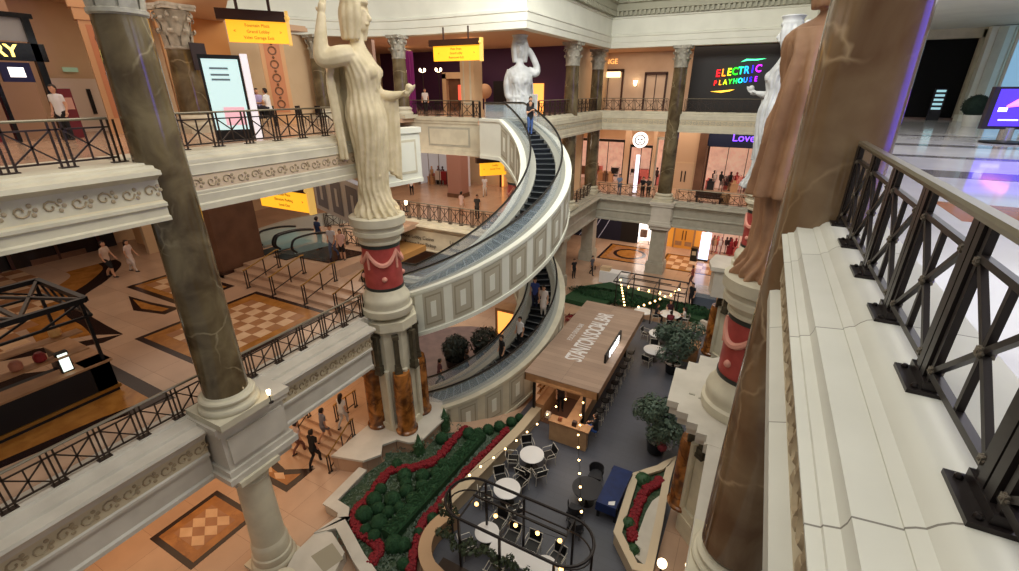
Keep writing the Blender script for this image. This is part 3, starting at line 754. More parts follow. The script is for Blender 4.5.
    # cloak hanging behind, with deep folds
    def sheet(fn, nu, nv, th=.09):
        P = [[Vector(fn(i/nu, j/nv)) for j in range(nv+1)] for i in range(nu+1)]
        vs = []; 
        for side in (0, 1):
            for i in range(nu+1):
                for j in range(nv+1):
                    du = P[min(i+1,nu)][j] - P[max(i-1,0)][j]; dv = P[i][min(j+1,nv)] - P[i][max(j-1,0)]
                    nn = du.cross(dv); nn = nn.normalized() if nn.length > 1e-6 else Vector((1,0,0))
                    vs.append(P[i][j] + nn*(th/2 if side else -th/2))
        W = nv+1; S = (nu+1)*W; fs = []
        for i in range(nu):
            for j in range(nv):
                q = (i*W+j, i*W+j+1, (i+1)*W+j+1, (i+1)*W+j); fs.append(q); fs.append(tuple(S+k for k in q[::-1]))
        ed = [i*W for i in range(nu)] ; 
        for i in range(nu):
            for j in (0, nv):
                fs.append((i*W+j, (i+1)*W+j, S+(i+1)*W+j, S+i*W+j))
        for j in range(nv):
            for i in (0, nu):
                fs.append((i*W+j, i*W+j+1, S+i*W+j+1, S+i*W+j))
        b.add(vs, fs)
    def cloak(u, v):
        a = PI + (u - .5) * 2.7*cw; zz = (.775 - v*.48)*H
        fo = FA*sin(u*FF + v*1.5) * min(1, v*4)
        rr = .50 + .22*v + fo
        ex = -.42*max(0, .5-abs(v-.35))*max(0, sin(PI*u))
        if arm_up and u > .4: ex -= (.75*min(1, v*6)*(1-v*.55))*(u-.4)*1.5
        return (rr*cos(a)*.95 - .05 + ex, (rr+.18)*sin(a) , zz)
    sheet(cloak, 80, 14)
    if front_drape:
        def fd(u, v):
            y = .62 + .42*u; zz = (.585 - v*.36)*H
            return (.35 + .55*u*(1-v*.25) + .07*sin(u*19 + v*2), y - .1*v, zz - .5*u*v)
        sheet(fd, 16, 10)
        limb(b, [(-.2,-.46,.77*H),(.35,-.38,.72*H),(.5,-.05,.62*H),(.48,.3,.57*H)], [.07,.08,.08,.07])
    if mirror:
        b.v = [(x, -y, z) for x, y, z in b.v]; b.f = [f[::-1] for f in b.f]
    me = fuse(b, name, .038, 1); me.materials.append(m)
    o = bpy.data.objects.new(name, me); COL.objects.link(o); o.location = loc; o.rotation_euler = (0, 0, rz)
    tag(o, label, 'statue'); return o
statue('draped_statue', 'colossal cream statue of a draped woman with raised right arm on red drum', (-12.7, 13.15, -2.76), R_(22), STATUE)
statue('draped_statue', 'distant white statue of a woman touching her head at the escalator top', (-13.6, 27.3, -2.76), R_(-62), STATUE_W, arm_up=False)
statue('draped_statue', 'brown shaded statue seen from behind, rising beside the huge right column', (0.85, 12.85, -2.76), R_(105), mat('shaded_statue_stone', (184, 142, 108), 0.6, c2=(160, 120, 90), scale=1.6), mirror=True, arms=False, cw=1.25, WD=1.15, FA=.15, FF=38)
statue('draped_statue', 'far pale statue reaching a white arm toward the black sign wall', (0.35, 26.0, -2.76), R_(168), STATUE_W, mirror=True)
# ---------------------------------------------------------------- curved escalators
HX, HY, HR, P0, P1 = -13.97, 20.2, 5.68, -1.461, 1.311
def hpt(t, r, dz, z0, z1):
    """point on the escalator line; t<0 / t>1 run straight on along the tangent (metres)"""
    if t < 0:
        s = t; x = HX + r*cos(P0) - sin(P0)*s; y = HY + r*sin(P0) + cos(P0)*s; z = z0
    elif t > 1:
        s = t - 1; x = HX + r*cos(P1) - sin(P1)*s; y = HY + r*sin(P1) + cos(P1)*s; z = z1
    else:
        a = P0 + (P1 - P0)*t; x = HX + r*cos(a); y = HY + r*sin(a)
        e = t*t*(3-2*t); k = .15
        z = z0 + (z1 - z0)*((1-k)*t + k*e)
    return (x, y, z + dz)
def hsweep(b, sec, z0, z1, ts, mi=0, mis=None, cap=True):
    n = len(sec); base = len(b.v)
    for t in ts:
        for (dr, dz) in sec: b.v.append(hpt(t, HR + dr, dz, z0, z1))
    for i in range(len(ts)-1):
        for j in range(n):
            j2 = (j+1) % n
            b.f.append((base+i*n+j, base+i*n+j2, base+(i+1)*n+j2, base+(i+1)*n+j)); b.m.append(mis[j] if mis else mi)
    if cap:
        b.f.append(tuple(base+j for j in range(n-1,-1,-1))); b.m.append(mi)
        b.f.append(tuple(base+(len(ts)-1)*n+j for j in range(n))); b.m.append(mi)
def rect(r0, r1, z0, z1): return [(r0,z0),(r1,z0),(r1,z1),(r0,z1)]
def escalator(label, z0, z1, tin, npan, glassm):
    T = root('escalator', label, 'escalator', hpt(0, HR-.8, 0, z0, z1))
    off = -Vector(T.location)
    def fin(b, name, m, par=None, ang=35):
        b.v = [(p[0]+off.x, p[1]+off.y, p[2]+off.z) for p in b.v]
        return b.build(name, m, par or T, True, ang)
    ts = [-tin + .25*i for i in range(int(tin/.25))] + [i/48 for i in range(49)] + [1.5, 2.0, 2.6]
    W = 1.6
    for (r0, r1, nm) in ((.22, .46, 'outer_parapet'), (-W-.46, -W-.22, 'inner_parapet')):
        b = MB(); hsweep(b, rect(r0, r1, -2.0, .12), z0, z1, ts)
        rr = r1 if r0 > 0 else r0; s = 1 if r0 > 0 else -1
        hsweep(b, [(rr - .02*s, .02), (rr + .05*s, .02), (rr + .05*s, .16), (rr - .26*s, .16)], z0, z1, ts)
        hsweep(b, [(rr - .02*s, -2.05), (rr + .05*s, -2.05), (rr + .05*s, -1.86), (rr - .02*s, -1.86)], z0, z1, ts)
        pa = fin(b, nm, [WHITE if z0 > -10 else CREAM])
        for i in range(npan):
            u0 = (i + .14)/npan; u1 = (i + .86)/npan; um = (u0+u1)/2; du = (u1-u0)
            b = MB(); tt = [u0 + du*k/6 for k in range(7)]
            hsweep(b, [(rr+.005*s,-1.78),(rr+.015*s,-1.78),(rr+.015*s,-.06),(rr+.005*s,-.06)], z0, z1, tt, 0)
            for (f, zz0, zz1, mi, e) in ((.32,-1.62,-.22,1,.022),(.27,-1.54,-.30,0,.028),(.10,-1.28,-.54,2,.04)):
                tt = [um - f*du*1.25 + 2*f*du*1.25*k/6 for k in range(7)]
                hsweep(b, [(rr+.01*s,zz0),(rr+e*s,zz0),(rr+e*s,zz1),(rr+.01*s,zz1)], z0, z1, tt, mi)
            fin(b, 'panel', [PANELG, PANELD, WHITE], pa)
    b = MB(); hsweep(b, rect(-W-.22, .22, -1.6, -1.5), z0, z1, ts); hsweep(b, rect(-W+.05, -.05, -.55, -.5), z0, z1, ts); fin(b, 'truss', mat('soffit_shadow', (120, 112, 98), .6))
    for (r0, r1) in ((-.30, .24), (-W-.24, -W+.30)):
        b = MB(); hsweep(b, [(r0,-.55),(r1,-.55),(r1,.13),((r0+r1)/2,.17),(r0,.13)], z0, z1, ts); fin(b, 'deck', DECK)
    for r in (0.0, -W):
        b = MB(); hsweep(b, rect(r-.012, r+.012, .15, .98), z0, z1, ts); g = fin(b, 'glass_balustrade', glassm)
        b = MB(); sec = [(r + .045*cos(q*PI/4)*1.1, 1.0 + .04*sin(q*PI/4)) for q in range(8)]
        hsweep(b, sec, z0, z1, ts)
        b.tube([hpt(-tin, HR+r, 1.0, z0, z1), hpt(-tin-.22, HR+r, .9, z0, z1), hpt(-tin-.32, HR+r, .62, z0, z1), hpt(-tin-.22, HR+r, .34, z0, z1), hpt(-tin, HR+r, .25, z0, z1)], .045, 8)
        fin(b, 'handrail', RUBBER)
        b = MB(); hsweep(b, rect(r-.03, r+.03, .93, .965), z0, z1, ts); fin(b, 'handrail_guide', BRONZE)
    ns = 34
    for i in range(ns):
        u0, u1 = i/ns, (i+1)/ns
        z = hpt((u0+u1)/2, HR, 0, z0, z1)[2]
        b = MB(); vs = []
        for (dr) in (-W+.28, -.28):
            for u in (u0, u1):
                p = hpt(u, HR+dr, 0, z0, z1)
                vs += [(p[0], p[1], z - .26), (p[0], p[1], z)]
        b.add(vs, [(1,3,7,5),(0,4,6,2),(0,1,5,4),(2,6,7,3),(0,2,3,1),(4,5,7,6)], 0)
        q = [hpt(u0, HR-W+.28, 0, z0, z1), hpt(u0, HR-.28, 0, z0, z1)]
        b.bar((q[0][0],q[0][1],z-.012), (q[1][0],q[1][1],z-.012), .05, .03, 1)
        fin(b, 'step', [STEP, STEPEDGE], None)
    b = MB(); hsweep(b, rect(-W+.06, -.06, -.03, .0), z0, z1, [-tin, -tin/2, 0]); hsweep(b, rect(-W+.06, -.06, -.03, 0), z0, z1, [1.0, 1.5, 2.6]); fin(b, 'landing_plate', STEP)
    return T
escalator('upper curved escalator with white panelled parapet sweeping up to the statue', Z2, Z3, 1.6, 13, GLASSB)
escalator('lower curved escalator with cream parapet rising beneath the upper one', Z1, Z2, 1.6, 13, GLASSB)
# the far twin: only its panelled band and its landing on the middle level show on the left
t = root('escalator', 'grey panelled escalator band descending beside the lower amber sign', 'escalator', (-18.5, 14.5, -2.4))
A = Vector((-19.2, 15.2, 0)); Bp = Vector((-14.2, 14.6, 0))
b = MB()
pts = [(-17.4,14.3,-2.35),(-16.5,14.3,-2.58),(-15.6,14.3,-2.8),(-14.7,14.35,-3.02),(-13.9,14.45,-3.2)]
n = len(pts); vs = []
for p in pts: vs += [(p[0]+18.5, p[1]-14.5, p[2]-.95+2.4), (p[0]+18.5, p[1]-14.5, p[2]+.95+2.4), (p[0]+18.5, p[1]-14.1, p[2]+.95+2.4), (p[0]+18.5, p[1]-14.1, p[2]-.95+2.4)]
fs = []
for i in range(n-1):
    for j in range(4): fs.append((i*4+j, (i+1)*4+j, (i+1)*4+(j+1) % 4, i*4+(j+1) % 4))
fs += [(0,1,2,3), tuple((n-1)*4+k for k in (3,2,1,0))]
b.add(vs, fs); GB = mat('blue_grey_band', (172, 176, 186), .5)
pb = b.build('parapet', GB, t)
for i in range(n-1):
    p, q = Vector(pts[i]), Vector(pts[i+1]); b = MB()
    def at(u, dz, e): r = p.lerp(q, u); return (r.x+18.5, r.y-14.5-e, r.z+dz+2.4)
    b.quad(at(.16,-.75,.02), at(.84,-.75,.02), at(.84,.75,.02), at(.16,.75,.02), 0)
    b.quad(at(.42,-.4,.03), at(.58,-.4,.03), at(.58,.4,.03), at(.42,.4,.03), 1)
    b.build('panel', [mat('dark_blue_grey_panel', (104, 108, 124), .5), GB], pb)
# landing of a straight escalator on the middle level
t = root('escalator', 'escalator landing with glass sides near the lower amber sign', 'escalator', (-22.6, 16.3, Z2+.47))
for k, x in enumerate((-.95, .35, .55, 1.85)):
    b = MB(); loop = spline([(x,-1.0,.25),(x,-1.25,.55),(x,-1.05,.95),(x,-.5,1.02),(x,.4,.95),(x,1.3,.75)], 5)
    b.tube(loop, .06, 8); b.build('handrail', RUBBER, t)
    b = MB(); b.add([(x-.01,-1.15,.2),(x-.01,1.3,0),(x-.01,1.3,.72),(x-.01,-.5,.98),(x-.01,-1.1,.9)], [(0,1,2,3,4)]); b.build('glass_balustrade', mat('green_lit_glass', (190, 225, 220), .1, emit=.04, ecol=(190, 230, 225), alpha=.4), t)
for x in (-.3, 1.2):
    b = MB(); b.box(x-.5, x+.5, -1.6, 1.4, -.04, .02); b.build('landing_plate', STEP, t)
for (xa, xb) in ((-1.7,-1.1),):
    b = MB(); b.box(xa,xb,-.8,1.6,-.02,.35); b.build('deck', DECK, t)
# ---------------------------------------------------------------- iron balustrades
def balustrade(label, pts, zb, posts=None, step=.92, H=.955, fine=False, iron=None, top=None, group=None, panels=True):
    """handrail, kerb rail, paired posts with base plates, crossed panels with rosettes"""
    iron = iron or IRON2; top = top or BRONZE
    t = root('balustrade', label, 'railing', (pts[0][0], pts[0][1], zb), 0, group)
    o = Vector((pts[0][0], pts[0][1]))
    P = [Vector(p[:2]) - o for p in pts]
    b = MB(); b.sweep([(-.032,H-.03),(.032,H-.03),(.044,H),(.032,H+.022),(-.032,H+.022),(-.044,H),(-.032,H-.03)], P); b.build('handrail', top, t)
    b = MB(); b.sweep([(-.02,.10),(.02,.10),(.02,.14),(-.02,.14),(-.02,.10)], P); b.build('bottom_rail', iron, t)
    b = MB(); b.sweep([(-.018,H-.2),(.018,H-.2),(.018,H-.165),(-.018,H-.165),(-.018,H-.2)], P); b.build('top_rail', iron, t)
    st = []
    for i in range(len(P)-1):
        L = (P[i+1]-P[i]).length; k = max(1, round(L/step)); d = (P[i+1]-P[i]).normalized()
        for j in range(k + (1 if i == len(P)-2 else 0)): st.append((P[i] + d*(L*j/k), d))
    for i, (p, d) in enumerate(st):
        b = MB(); n = Vector((-d.y, d.x))
        offs = (-.10, -.036, .036, .10) if fine else (-.11, 0, .11)
        for q in offs:
            w = .058 if (abs(q) < .05 and fine) else (.035 if fine else .036)
            c = p + d*q; b.bar((c.x,c.y,.02), (c.x,c.y,H-.03), w, w, 0, (d.x,d.y,0))
        po = b.build('post', iron, t)
        b = MB(); c0 = p - d*.15; c1 = p + d*.15; b.bar((c0.x,c0.y,.012), (c1.x,c1.y,.012), .20 if fine else .16, .024)
        if fine:
            for q in (-.11, .11):
                for s in (-.06, .06): c = p + d*q + n*s; b.ball((c.x,c.y,.03), .018, 8, 5)
            b.bar(tuple((p - d*.13).to_3d() + Vector((0,0,.05))), tuple((p + d*.13).to_3d() + Vector((0,0,.05))), .07, .05)
        b.build('base_plate', iron, po)
        if panels and i < len(st)-1:
            q, d2 = st[i+1]; dd = (q - p); L = dd.length
            if L < .3: continue
            dd.normalize(); a = p + dd*.11; c = q - dd*.11; b = MB(); r = .016 if fine else .017
            z0, z1 = .14, H-.2; m = (a+c)/2
            b.bar((a.x,a.y,z0), (c.x,c.y,z1), .03, .03, 0, (n.x,n.y,0)); b.bar((a.x,a.y,z1), (c.x,c.y,z0), .03, .03, 0, (n.x,n.y,0))
            b.bar((m.x,m.y,z0-.02), (m.x,m.y,z1+.02), .03, .03, 0, (d.x,d.y,0))
            br = b.build('cross_brace', iron, t)
            if fine:
                b = MB(); nn = Vector((n.x, n.y, 0))
                RO = mat('worn_bronze_rosette', (120, 112, 100), .35, .6)
                for (c_, z, rr) in ((a,z0,.026),(a,z1,.026),(c,z0,.026),(c,z1,.026),(m,(z0+z1)/2,.032)):
                    b = MB(); b.bar(tuple(Vector((c_.x,c_.y,z)) - nn*.03), tuple(Vector((c_.x,c_.y,z)) + nn*.03), rr*1.3)
                    for s in (-1, 1):
                        e = Vector((c_.x, c_.y, z)) + nn*(.018*s)
                        for k in range(6):
                            an = k*PI/3; b.ball((e.x + d.x*rr*.6*cos(an), e.y + d.y*rr*.6*cos(an), e.z + rr*.6*sin(an)), rr*.42, 6, 4)
                        b.ball(tuple(e + nn*.01*s), rr*.4, 6, 4)
                    b.build('rosette', RO, br)
    return t
balustrade('near black iron railing with crossed bars and rosettes on the right cornice', [(1.04, 6.75), (1.04, 1.1)], .115, step=.935, fine=True, iron=IRON)
balustrade('upper left iron railing before the black fronted shop', [(-12.95, -3.0), (-12.95, 5.45)], .115)
balustrade('upper left iron railing in front of the digital directory and seated people', [(XL, 6.5), (XL, 13.4)], .115)
balustrade('upper back railing with curled panels before the purple shop', [(-25, 25.75), (-16.0, 25.75), (-15.2, 25.2)], .115, iron=IRON)
balustrade('upper railing between distant white statue and inner corner column', [(-12.75, 28.3), (-12.75, 40.0)], .115)
balustrade('upper back railing below the two wall sconces', [(-12.4, 40.7), (-7.1, 40.7)], .115)
balustrade('upper back railing under the black sign wall', [(-5.7, 40.7), (3.0, 40.7)], .115)
balustrade('middle left railing in front of the black kiosk', [(XLP, -3.0), (XLP, 5.9)], -6.9)
balustrade('middle left railing beside the checkered floor inlay', [(XLP, 6.3), (XLP, 12.2)], -6.9)
balustrade('middle level railing above the ledge with shop directory lettering', [(-23.5, 25.7), (-13.6, 25.7)], -6.9, H=1.2)
balustrade('middle level side railing behind the curved escalator', [(-12.75, 28.3), (-12.75, 40.0)], -6.9)
balustrade('middle back railing with two people leaning near it', [(-12.3, 40.75), (-7.3, 40.75)], -6.9)
balustrade('middle back railing with a dark bench behind it', [(-5.4, 40.75), (1.4, 40.75)], -6.9)
balustrade('curved dark railing behind the escalator landing on the left', [(-25.5, 21.5), (-22.5, 22.6), (-19.6, 22.2)], -7.0, iron=IRON)
balustrade('dark railing behind the two visitors near the lower amber sign', [(-20.2, 18.2), (-17.6, 18.4)], Z2+.45, iron=IRON)
def stair_rail(label, x, y0, y1, z0, dz, lower=True):
    t = root('stair_rail', label, 'railing', (x, y0, z0)); L = y1 - y0
    for k, (y, z) in enumerate(((0,0),(.12,0),(L*.55,dz*.5),(L-.12,dz),(L,dz))):
        b = MB(); b.tube([(0,y,z),(0,y,z+.92)], .028, 8); b.lathe([(.06,0),(.06,.03),(.03,.05)], (0,y,z), 10); b.build('post', IRON2, t)
    b = MB(); b.tube([(0,-.05,.9),(0,.12,.92),(0,L-.12,dz+.92),(0,L+.05,dz+.9)], .03, 8); b.build('handrail', GOLD, t)
    b = MB(); b.tube([(0,.1,.22),(0,L-.1,dz+.22)], .025, 8); b.build('lower_rail', IRON2, t)
    return t
# short flights: middle level (up to the escalator landing) and bottom floor (up to the terrace)
b = MB()
for i in range(3): b.box(-24, -13.4, 12.25 + i*.55, 14.3, Z2, Z2 + .15*(i+1))
b.box(-24, -17.4, 14.3, 18.6, Z2, Z2 + .45)
struct('floor', b, FLOORB)
for x, w in ((-20.3,'leftmost'),(-18.5,'second from left'),(-16.4,'third from left'),(-14.5,'rightmost')):
    stair_rail('brass topped stair rail on the middle level steps, ' + w, x, 12.0, 13.9, Z2, .45)
b = MB()
for i in range(5): b.box(-17.4, -13.6, 9.85 + i*.32, 14.9, Z1, Z1 + .16*(i+1))
struct('floor', b, FLOORB)
stair_rail('stair rail left of the visitors climbing the bottom steps', -16.6, 9.75, 11.3, Z1, .8)
stair_rail('stair rail right beside the man in black on the bottom steps', -13.75, 9.7, 11.3, Z1, .8)
stair_rail('stair rail at the head of the bottom steps by the woman in white', -15.2, 11.6, 12.9, Z1+.8, 0.0)
# ---------------------------------------------------------------- garden, terrace and planters
b = MB()
TER = [(-13.7,9.95),(-12.4,10.35),(-12.0,11.0),(-12.35,11.45),(-12.0,12.0),(-11.4,12.1),(-11.0,12.4),(-10.95,14.3),(-11.6,15.2),(-13.7,15.2)]
b.prism(TER, Z1, Z1+.72, 1); b.prism([(x+.12*(1 if x > -13.6 else 0), y-.06) for x, y in TER], Z1+.72, Z1+.82, 0)
struct('trim', b, [LEDGE, FLOORB])
GAR = [(-12.15,8.3),(-12.0,9.6),(-12.1,10.2),(-11.9,11.1),(-12.2,11.5),(-11.3,12.0),(-10.8,12.4),(-10.8,13.6),(-10.4,13.9),(-9.2,14.6),(-8.3,15.8),(-7.7,16.6),(-7.72,15.2),(-8.15,11.2),(-8.32,10.1),(-8.15,9.1),(-7.9,8.2),(-7.4,7.5),(-7.2,7.0),(-9.2,6.9),(-10.2,7.5),(-11.0,7.8),(-11.2,8.1)]
b = MB(); b.prism(GAR, Z1, Z1+.3)
g = b.build('flower_bed', SOIL); tag(g, 'large dark green planted bed between the marble terrace and the grey patio', 'flower bed')
def curb(name, label, pts, w, z0, z1, m=LEDGE):
    b = MB(); b.sweep([(-w/2,z0),(-w/2,z1-.08),(-w/2-.05,z1-.08),(-w/2-.05,z1),(w/2+.05,z1),(w/2+.05,z1-.08),(w/2,z1-.08),(w/2,z0)], pts)
    o = b.build(name, [m]); tag(o, label, 'planter'); return o
curb('planter_wall', 'long pale stone wall between the flower bed and the grey patio', [(-7.35,17.2),(-7.45,15.2),(-7.9,11.2),(-8.05,10.2)], .34, Z1, Z1+.75, mat('pale_patio_wall', (188,170,142), .6))
curb('planter_wall', 'curved pale stone wall at the rounded end of the pergola', [(-8.0,10.0)] + [(-6.5 - 1.35*cos(R_(a)), 9.1 - 1.35*sin(R_(a))) for a in range(-35, 75, 10)] + [(-6.2,7.65),(-4,7.5),(-2.2,7.55)], .34, Z1, Z1+.75, mat('warm_patio_wall', (190,154,118), .6))
curb('planter_curb', 'low pale marble curb along the left side of the flower bed', [(-12.25,10.2),(-12.15,8.35)] + [(-11.65 + .5*cos(R_(a)), 7.95 + .42*sin(R_(a))) for a in (110, 60, 10, -40)] + [(-11.1,7.85),(-10.4,7.55),(-9.5,7.15),(-8.6,6.85)], .3, Z1, Z1+.5)
b = MB(); b.prism([(-11.6,6.3),(-11.6,7.3),(-11.1,7.45),(-10.1,7.1),(-9.8,6.3),(-10.3,5.75),(-11.3,5.6)], Z1, Z1+.45); b.prism([(-11.0,6.45),(-10.75,7.15),(-9.95,6.9),(-10.15,6.25)], Z1+.4, Z1+.455, 1)
o = b.build('stone_plinth', [LEDGE, PANELD]); tag(o, 'pale stone plinth with recess beside the lower column', 'plinth')
# red flower ribbons (nobody could count the blooms)
def ribbon(label, pts, w, z=-13.05):
    b = MB(); q = spline(pts, 10); rnd = random.Random(3)
    for i, p in enumerate(q):
        for k in range(16):
            a = rnd.random()*2*PI; r = w*.5*math.sqrt(rnd.random())
            b.ball((p[0]+r*cos(a), p[1]+r*sin(a), z - .02 + rnd.random()*.12), .06 + rnd.random()*.035, 5, 4)
    o = b.build('red_flowers', FLOWER); return tag(o, label, 'flowers', kind='stuff')
ribbon('zigzag ribbon of red flowers along the left of the bed', [(-9.86,14.38),(-9.96,13.53),(-9.89,12.5),(-10.04,11.83),(-10.55,11.27),(-11.23,10.73),(-11.2,10.07),(-11.05,9.28),(-11.05,8.7),(-10.8,8.25),(-10.25,7.95),(-9.23,7.82),(-9.05,7.25)], .32)
ribbon('straight ribbon of red flowers beside the patio wall', [(-8.1,15.2),(-8.2,13.95),(-8.4,12.17),(-8.45,10.8),(-8.45,10.01),(-8.5,9.3),(-8.25,8.8),(-7.95,8.1),(-7.75,7.7)], .26)
def foliage(b, c, r, n, sz, seed, sx=1, sy=1, szz=1, mi=0):
    rnd = random.Random(seed)
    for _ in range(n):
        a = rnd.random()*2*PI; u = rnd.uniform(-.85, 1); k = r*(.75 + .3*rnd.random()); q = math.sqrt(max(0, 1-u*u))
        p = Vector((c[0]+k*q*cos(a)*sx, c[1]+k*q*sin(a)*sy, c[2]+k*u*szz)); nn = Vector((q*cos(a), q*sin(a), u)) + Vector((rnd.uniform(-.6,.6),)*3)
        nn.normalize(); t = nn.cross(Vector((rnd.random()-.5, rnd.random()-.5, rnd.random()-.5)))
        if t.length < 1e-3: continue
        t.normalize(); w = nn.cross(t); s = sz*(.7+.6*rnd.random())
        b.add([p - t*s, p + w*s*.42, p + t*s, p - w*s*.42], [(0,1,2,3)], mi)
# clipped hedge strip
b = MB(); b.sweep([(-.26,-13.15),(-.28,-12.75),(-.22,-12.66),(.22,-12.66),(.28,-12.75),(.26,-13.15)], [(-8.9,14.2),(-9.0,11.6),(-9.15,8.2)])
rnd = random.Random(5)
for i in range(900):
    y = rnd.uniform(8.2,14.2); x = -9.16 + (y-8.2)*.043 + rnd.uniform(-.27,.27); s = .05
    b.quad((x-s,y,-12.66),(x,y-s*.6,-12.63),(x+s,y,-12.6),(x,y+s*.6,-12.63))
tag(b.build('clipped_hedge', HEDGE), 'straight clipped dark green hedge running through the flower bed', 'hedge')
BALLS = [(-10.43,13.26,.32),(-11.21,11.1,.26),(-10.74,9.24,.34),(-10.12,9.56,.36),(-10.6,8.54,.36),(-9.84,8.5,.36),(-9.94,10.15,.3),(-9.84,11.07,.32),(-10.49,10.73,.34),(-9.5,10.63,.32),(-9.45,11.46,.28),(-9.9,9.06,.26),(-9.64,9.42,.26),(-8.85,14.75,.3),(-8.5,15.2,.3),(-8.15,15.75,.28),(-7.95,16.2,.24),(-9.5,14.1,.32),(-9.15,14.35,.28),(-8.8,8.11,.36),(-8.5,8.25,.3),(-8.35,8.9,.2),(-8.05,7.7,.24),(-9.65,8.05,.26),(-8.25,9.6,.24),(-9.46,12.01,.28),(-9.5,9.97,.28),(-10.2,10.45,.28),(-10.35,9.0,.28),(-10.9,9.75,.26),(-10.1,8.1,.24)]
src = None
for i, (x, y, r) in enumerate(BALLS):
    if src is None:
        b = MB(); b.ball((0,0,.28), .9, 18, 12); foliage(b, (0,0,.28), .95, 420, .14, 1)
        src = b.build('boxwood_ball', HEDGE); src.scale = (r, r, r); src.location = (x, y, -13.05); o = src
    else:
        o = src.copy(); COL.objects.link(o); o.location = (x, y, -13.05); o.scale = (r, r, r); o.rotation_euler = (0, 0, i)
    tag(o, 'round clipped dark green boxwood ball in the large flower bed', 'bush', 'boxwood balls in the flower bed')
for (x, y, w) in ((-10.86,12.18,'left of the zigzag flowers'),(-10.9,14.18,'nearest the escalator parapet')):
    b = MB(); b.lathe([(.26,-.3),(.24,.1),(.14,.5),(.02,.95)], n=14); foliage(b, (0,0,.15), .3, 160, .07, 2, szz=1.8)
    o = b.build('conical_shrub', LEAF); o.location = (x, y, -13.0); tag(o, 'small cone shaped green shrub ' + w, 'bush')
# low fern ground cover
b = MB(); rnd = random.Random(9)
for i in range(2600):
    y = rnd.uniform(7.2, 14.5); x = rnd.uniform(-9.0, -8.0) if i % 2 else rnd.uniform(-12, -9.1)
    if x < -11.1 and y < 8.4: continue
    if x > -8.35 and y > 8.2 : x -= .4
    s = rnd.uniform(.04,.08); z = -13.08 + rnd.random()*.05; a = rnd.random()*PI
    b.add([(x-s*cos(a),y-s*sin(a),z),(x+s*.4*sin(a),y-s*.4*cos(a),z+.03),(x+s*cos(a),y+s*sin(a),z+.05),(x-s*.4*sin(a),y+s*.4*cos(a),z+.03)], [(0,1,2,3)])
tag(b.build('ground_cover', LEAFG), 'low grey green ground cover filling the flower bed', 'plants', kind='stuff')
# right hand planter with curved end
t = root('planter', 'angular pale stone planter with red flowers right of the blue covered table', 'planter', (-1.5, 14, Z1))
PL = [(-2.08,15.0),(-2.0,12.1),(-1.15,11.1),(-.72,11.2),(-.78,13.2),(-.9,15.3),(-.9,16.5),(-1.08,16.25),(-1.28,15.9),(-1.65,15.5)]
b = MB(); b.sweep([(-.1,.0),(-.1,.5),(-.14,.5),(-.14,.6),(.14,.6),(.14,.5),(.1,.5),(.1,0)], [(x+1.5,y-14) for x, y in PL], closed=True); b.build('stone_rim', mat('pale_planter_stone', (206,188,160), .55), t)
b = MB(); b.prism([(-2.0+1.5,1.0),(-1.92+1.5,-1.85),(-.8+1.5,-2.7),(-.95+1.5,2.1),(-1.3+1.5,1.8),(-1.65+1.5,1.45)], 0, .42); b.build('soil', SOIL, t)
b = MB(); b.prism([(.14,-1.9),(.28,-2.5),(.7,-2.7),(.66,-.9),(.5,.5),(.3,.1),(.2,-.5)], .4, .52); b.build('marble_slab', LEDGE, t)
ribbon('red flowers inside the angular right hand planter', [(-1.15,15.3),(-1.25,15.0),(-1.5,14.6),(-1.6,14.0),(-1.65,13.3),(-1.62,12.7),(-1.5,12.2)], .3, -12.93)
for (x, y, r, w) in ((-1.75,15.0,.34,'top'),(-1.75,12.7,.26,'middle'),(-1.35,11.75,.22,'bottom')):
    b = MB(); b.ball((0,0,0), r, 14, 10); foliage(b, (0,0,0), r*1.05, 220, .08, 4)
    o = b.build('boxwood_ball', LEAF); o.location = (x, y, -12.95); tag(o, 'leafy green shrub at the ' + w + ' of the angular right planter', 'bush')
# potted trees
def tree(label, x, y, h, r, seed):
    t = root('potted_tree', label, 'tree', (x, y, Z1))
    b = MB(); b.lathe([(.26,0),(.36,.1),(.42,.6),(.44,.62),(.44,.7),(.38,.7),(.36,.6),(0,.58)], n=24); b.build('pot', BLKGLOSS, t)
    b = MB(); rnd = random.Random(seed); tips = []
    limb(b, [(0,0,.5),(.03,.02,h*.3),(-.02,.03,h*.5)], [.06,.05,.04], 8)
    for i in range(11):
        a = i*2.4; q = rnd.uniform(.5,.95)*r; z = h*rnd.uniform(.5,.95)
        limb(b, [(0,.02,h*.42),(q*.5*cos(a),q*.5*sin(a),h*.45+(z-h*.4)*.5),(q*cos(a),q*sin(a),z)], [.03,.02,.008], 6); tips.append((q*cos(a),q*sin(a),z))
    b.build('trunk', TRUNK, t)
    b = MB()
    for i, p in enumerate(tips): foliage(b, p, r*.55, 260, .10, seed+i)
    foliage(b, (0,0,h*.72), r*.7, 400, .10, seed+50)
    b.build('foliage', LEAFG, t); return t
tree('grey green potted tree beside the two white tables at the far end', -2.15, 24.3, 3.0, 1.0, 11)
tree('grey green potted tree at the top of the right planter', -1.7, 17.4, 2.7, .95, 31)
b = MB(); b.box(-.5,.5,-.5,.5,0,1.0); b.box(-.55,.55,-.55,.55,1.0,1.08); o = b.build('planter_box', WOODE); o.location = (-1.55, 26.4, Z1); tag(o, 'brown planter box behind the far potted tree', 'planter')
for (x,y,c,w) in ((-1.4,17.0,(150,60,70),'pink'),(-1.2,17.2,(190,190,200),'white')):
    b = MB(); b.ball((0,0,.2), .2, 10, 8); foliage(b, (0,0,.2), .22, 120, .06, 8)
    o = b.build('flower_pot', mat(w+'_bloom', c, .6)); o.location = (x, y, Z1+.55); tag(o, 'small clump of '+w+' flowers under the right potted tree', 'flowers')

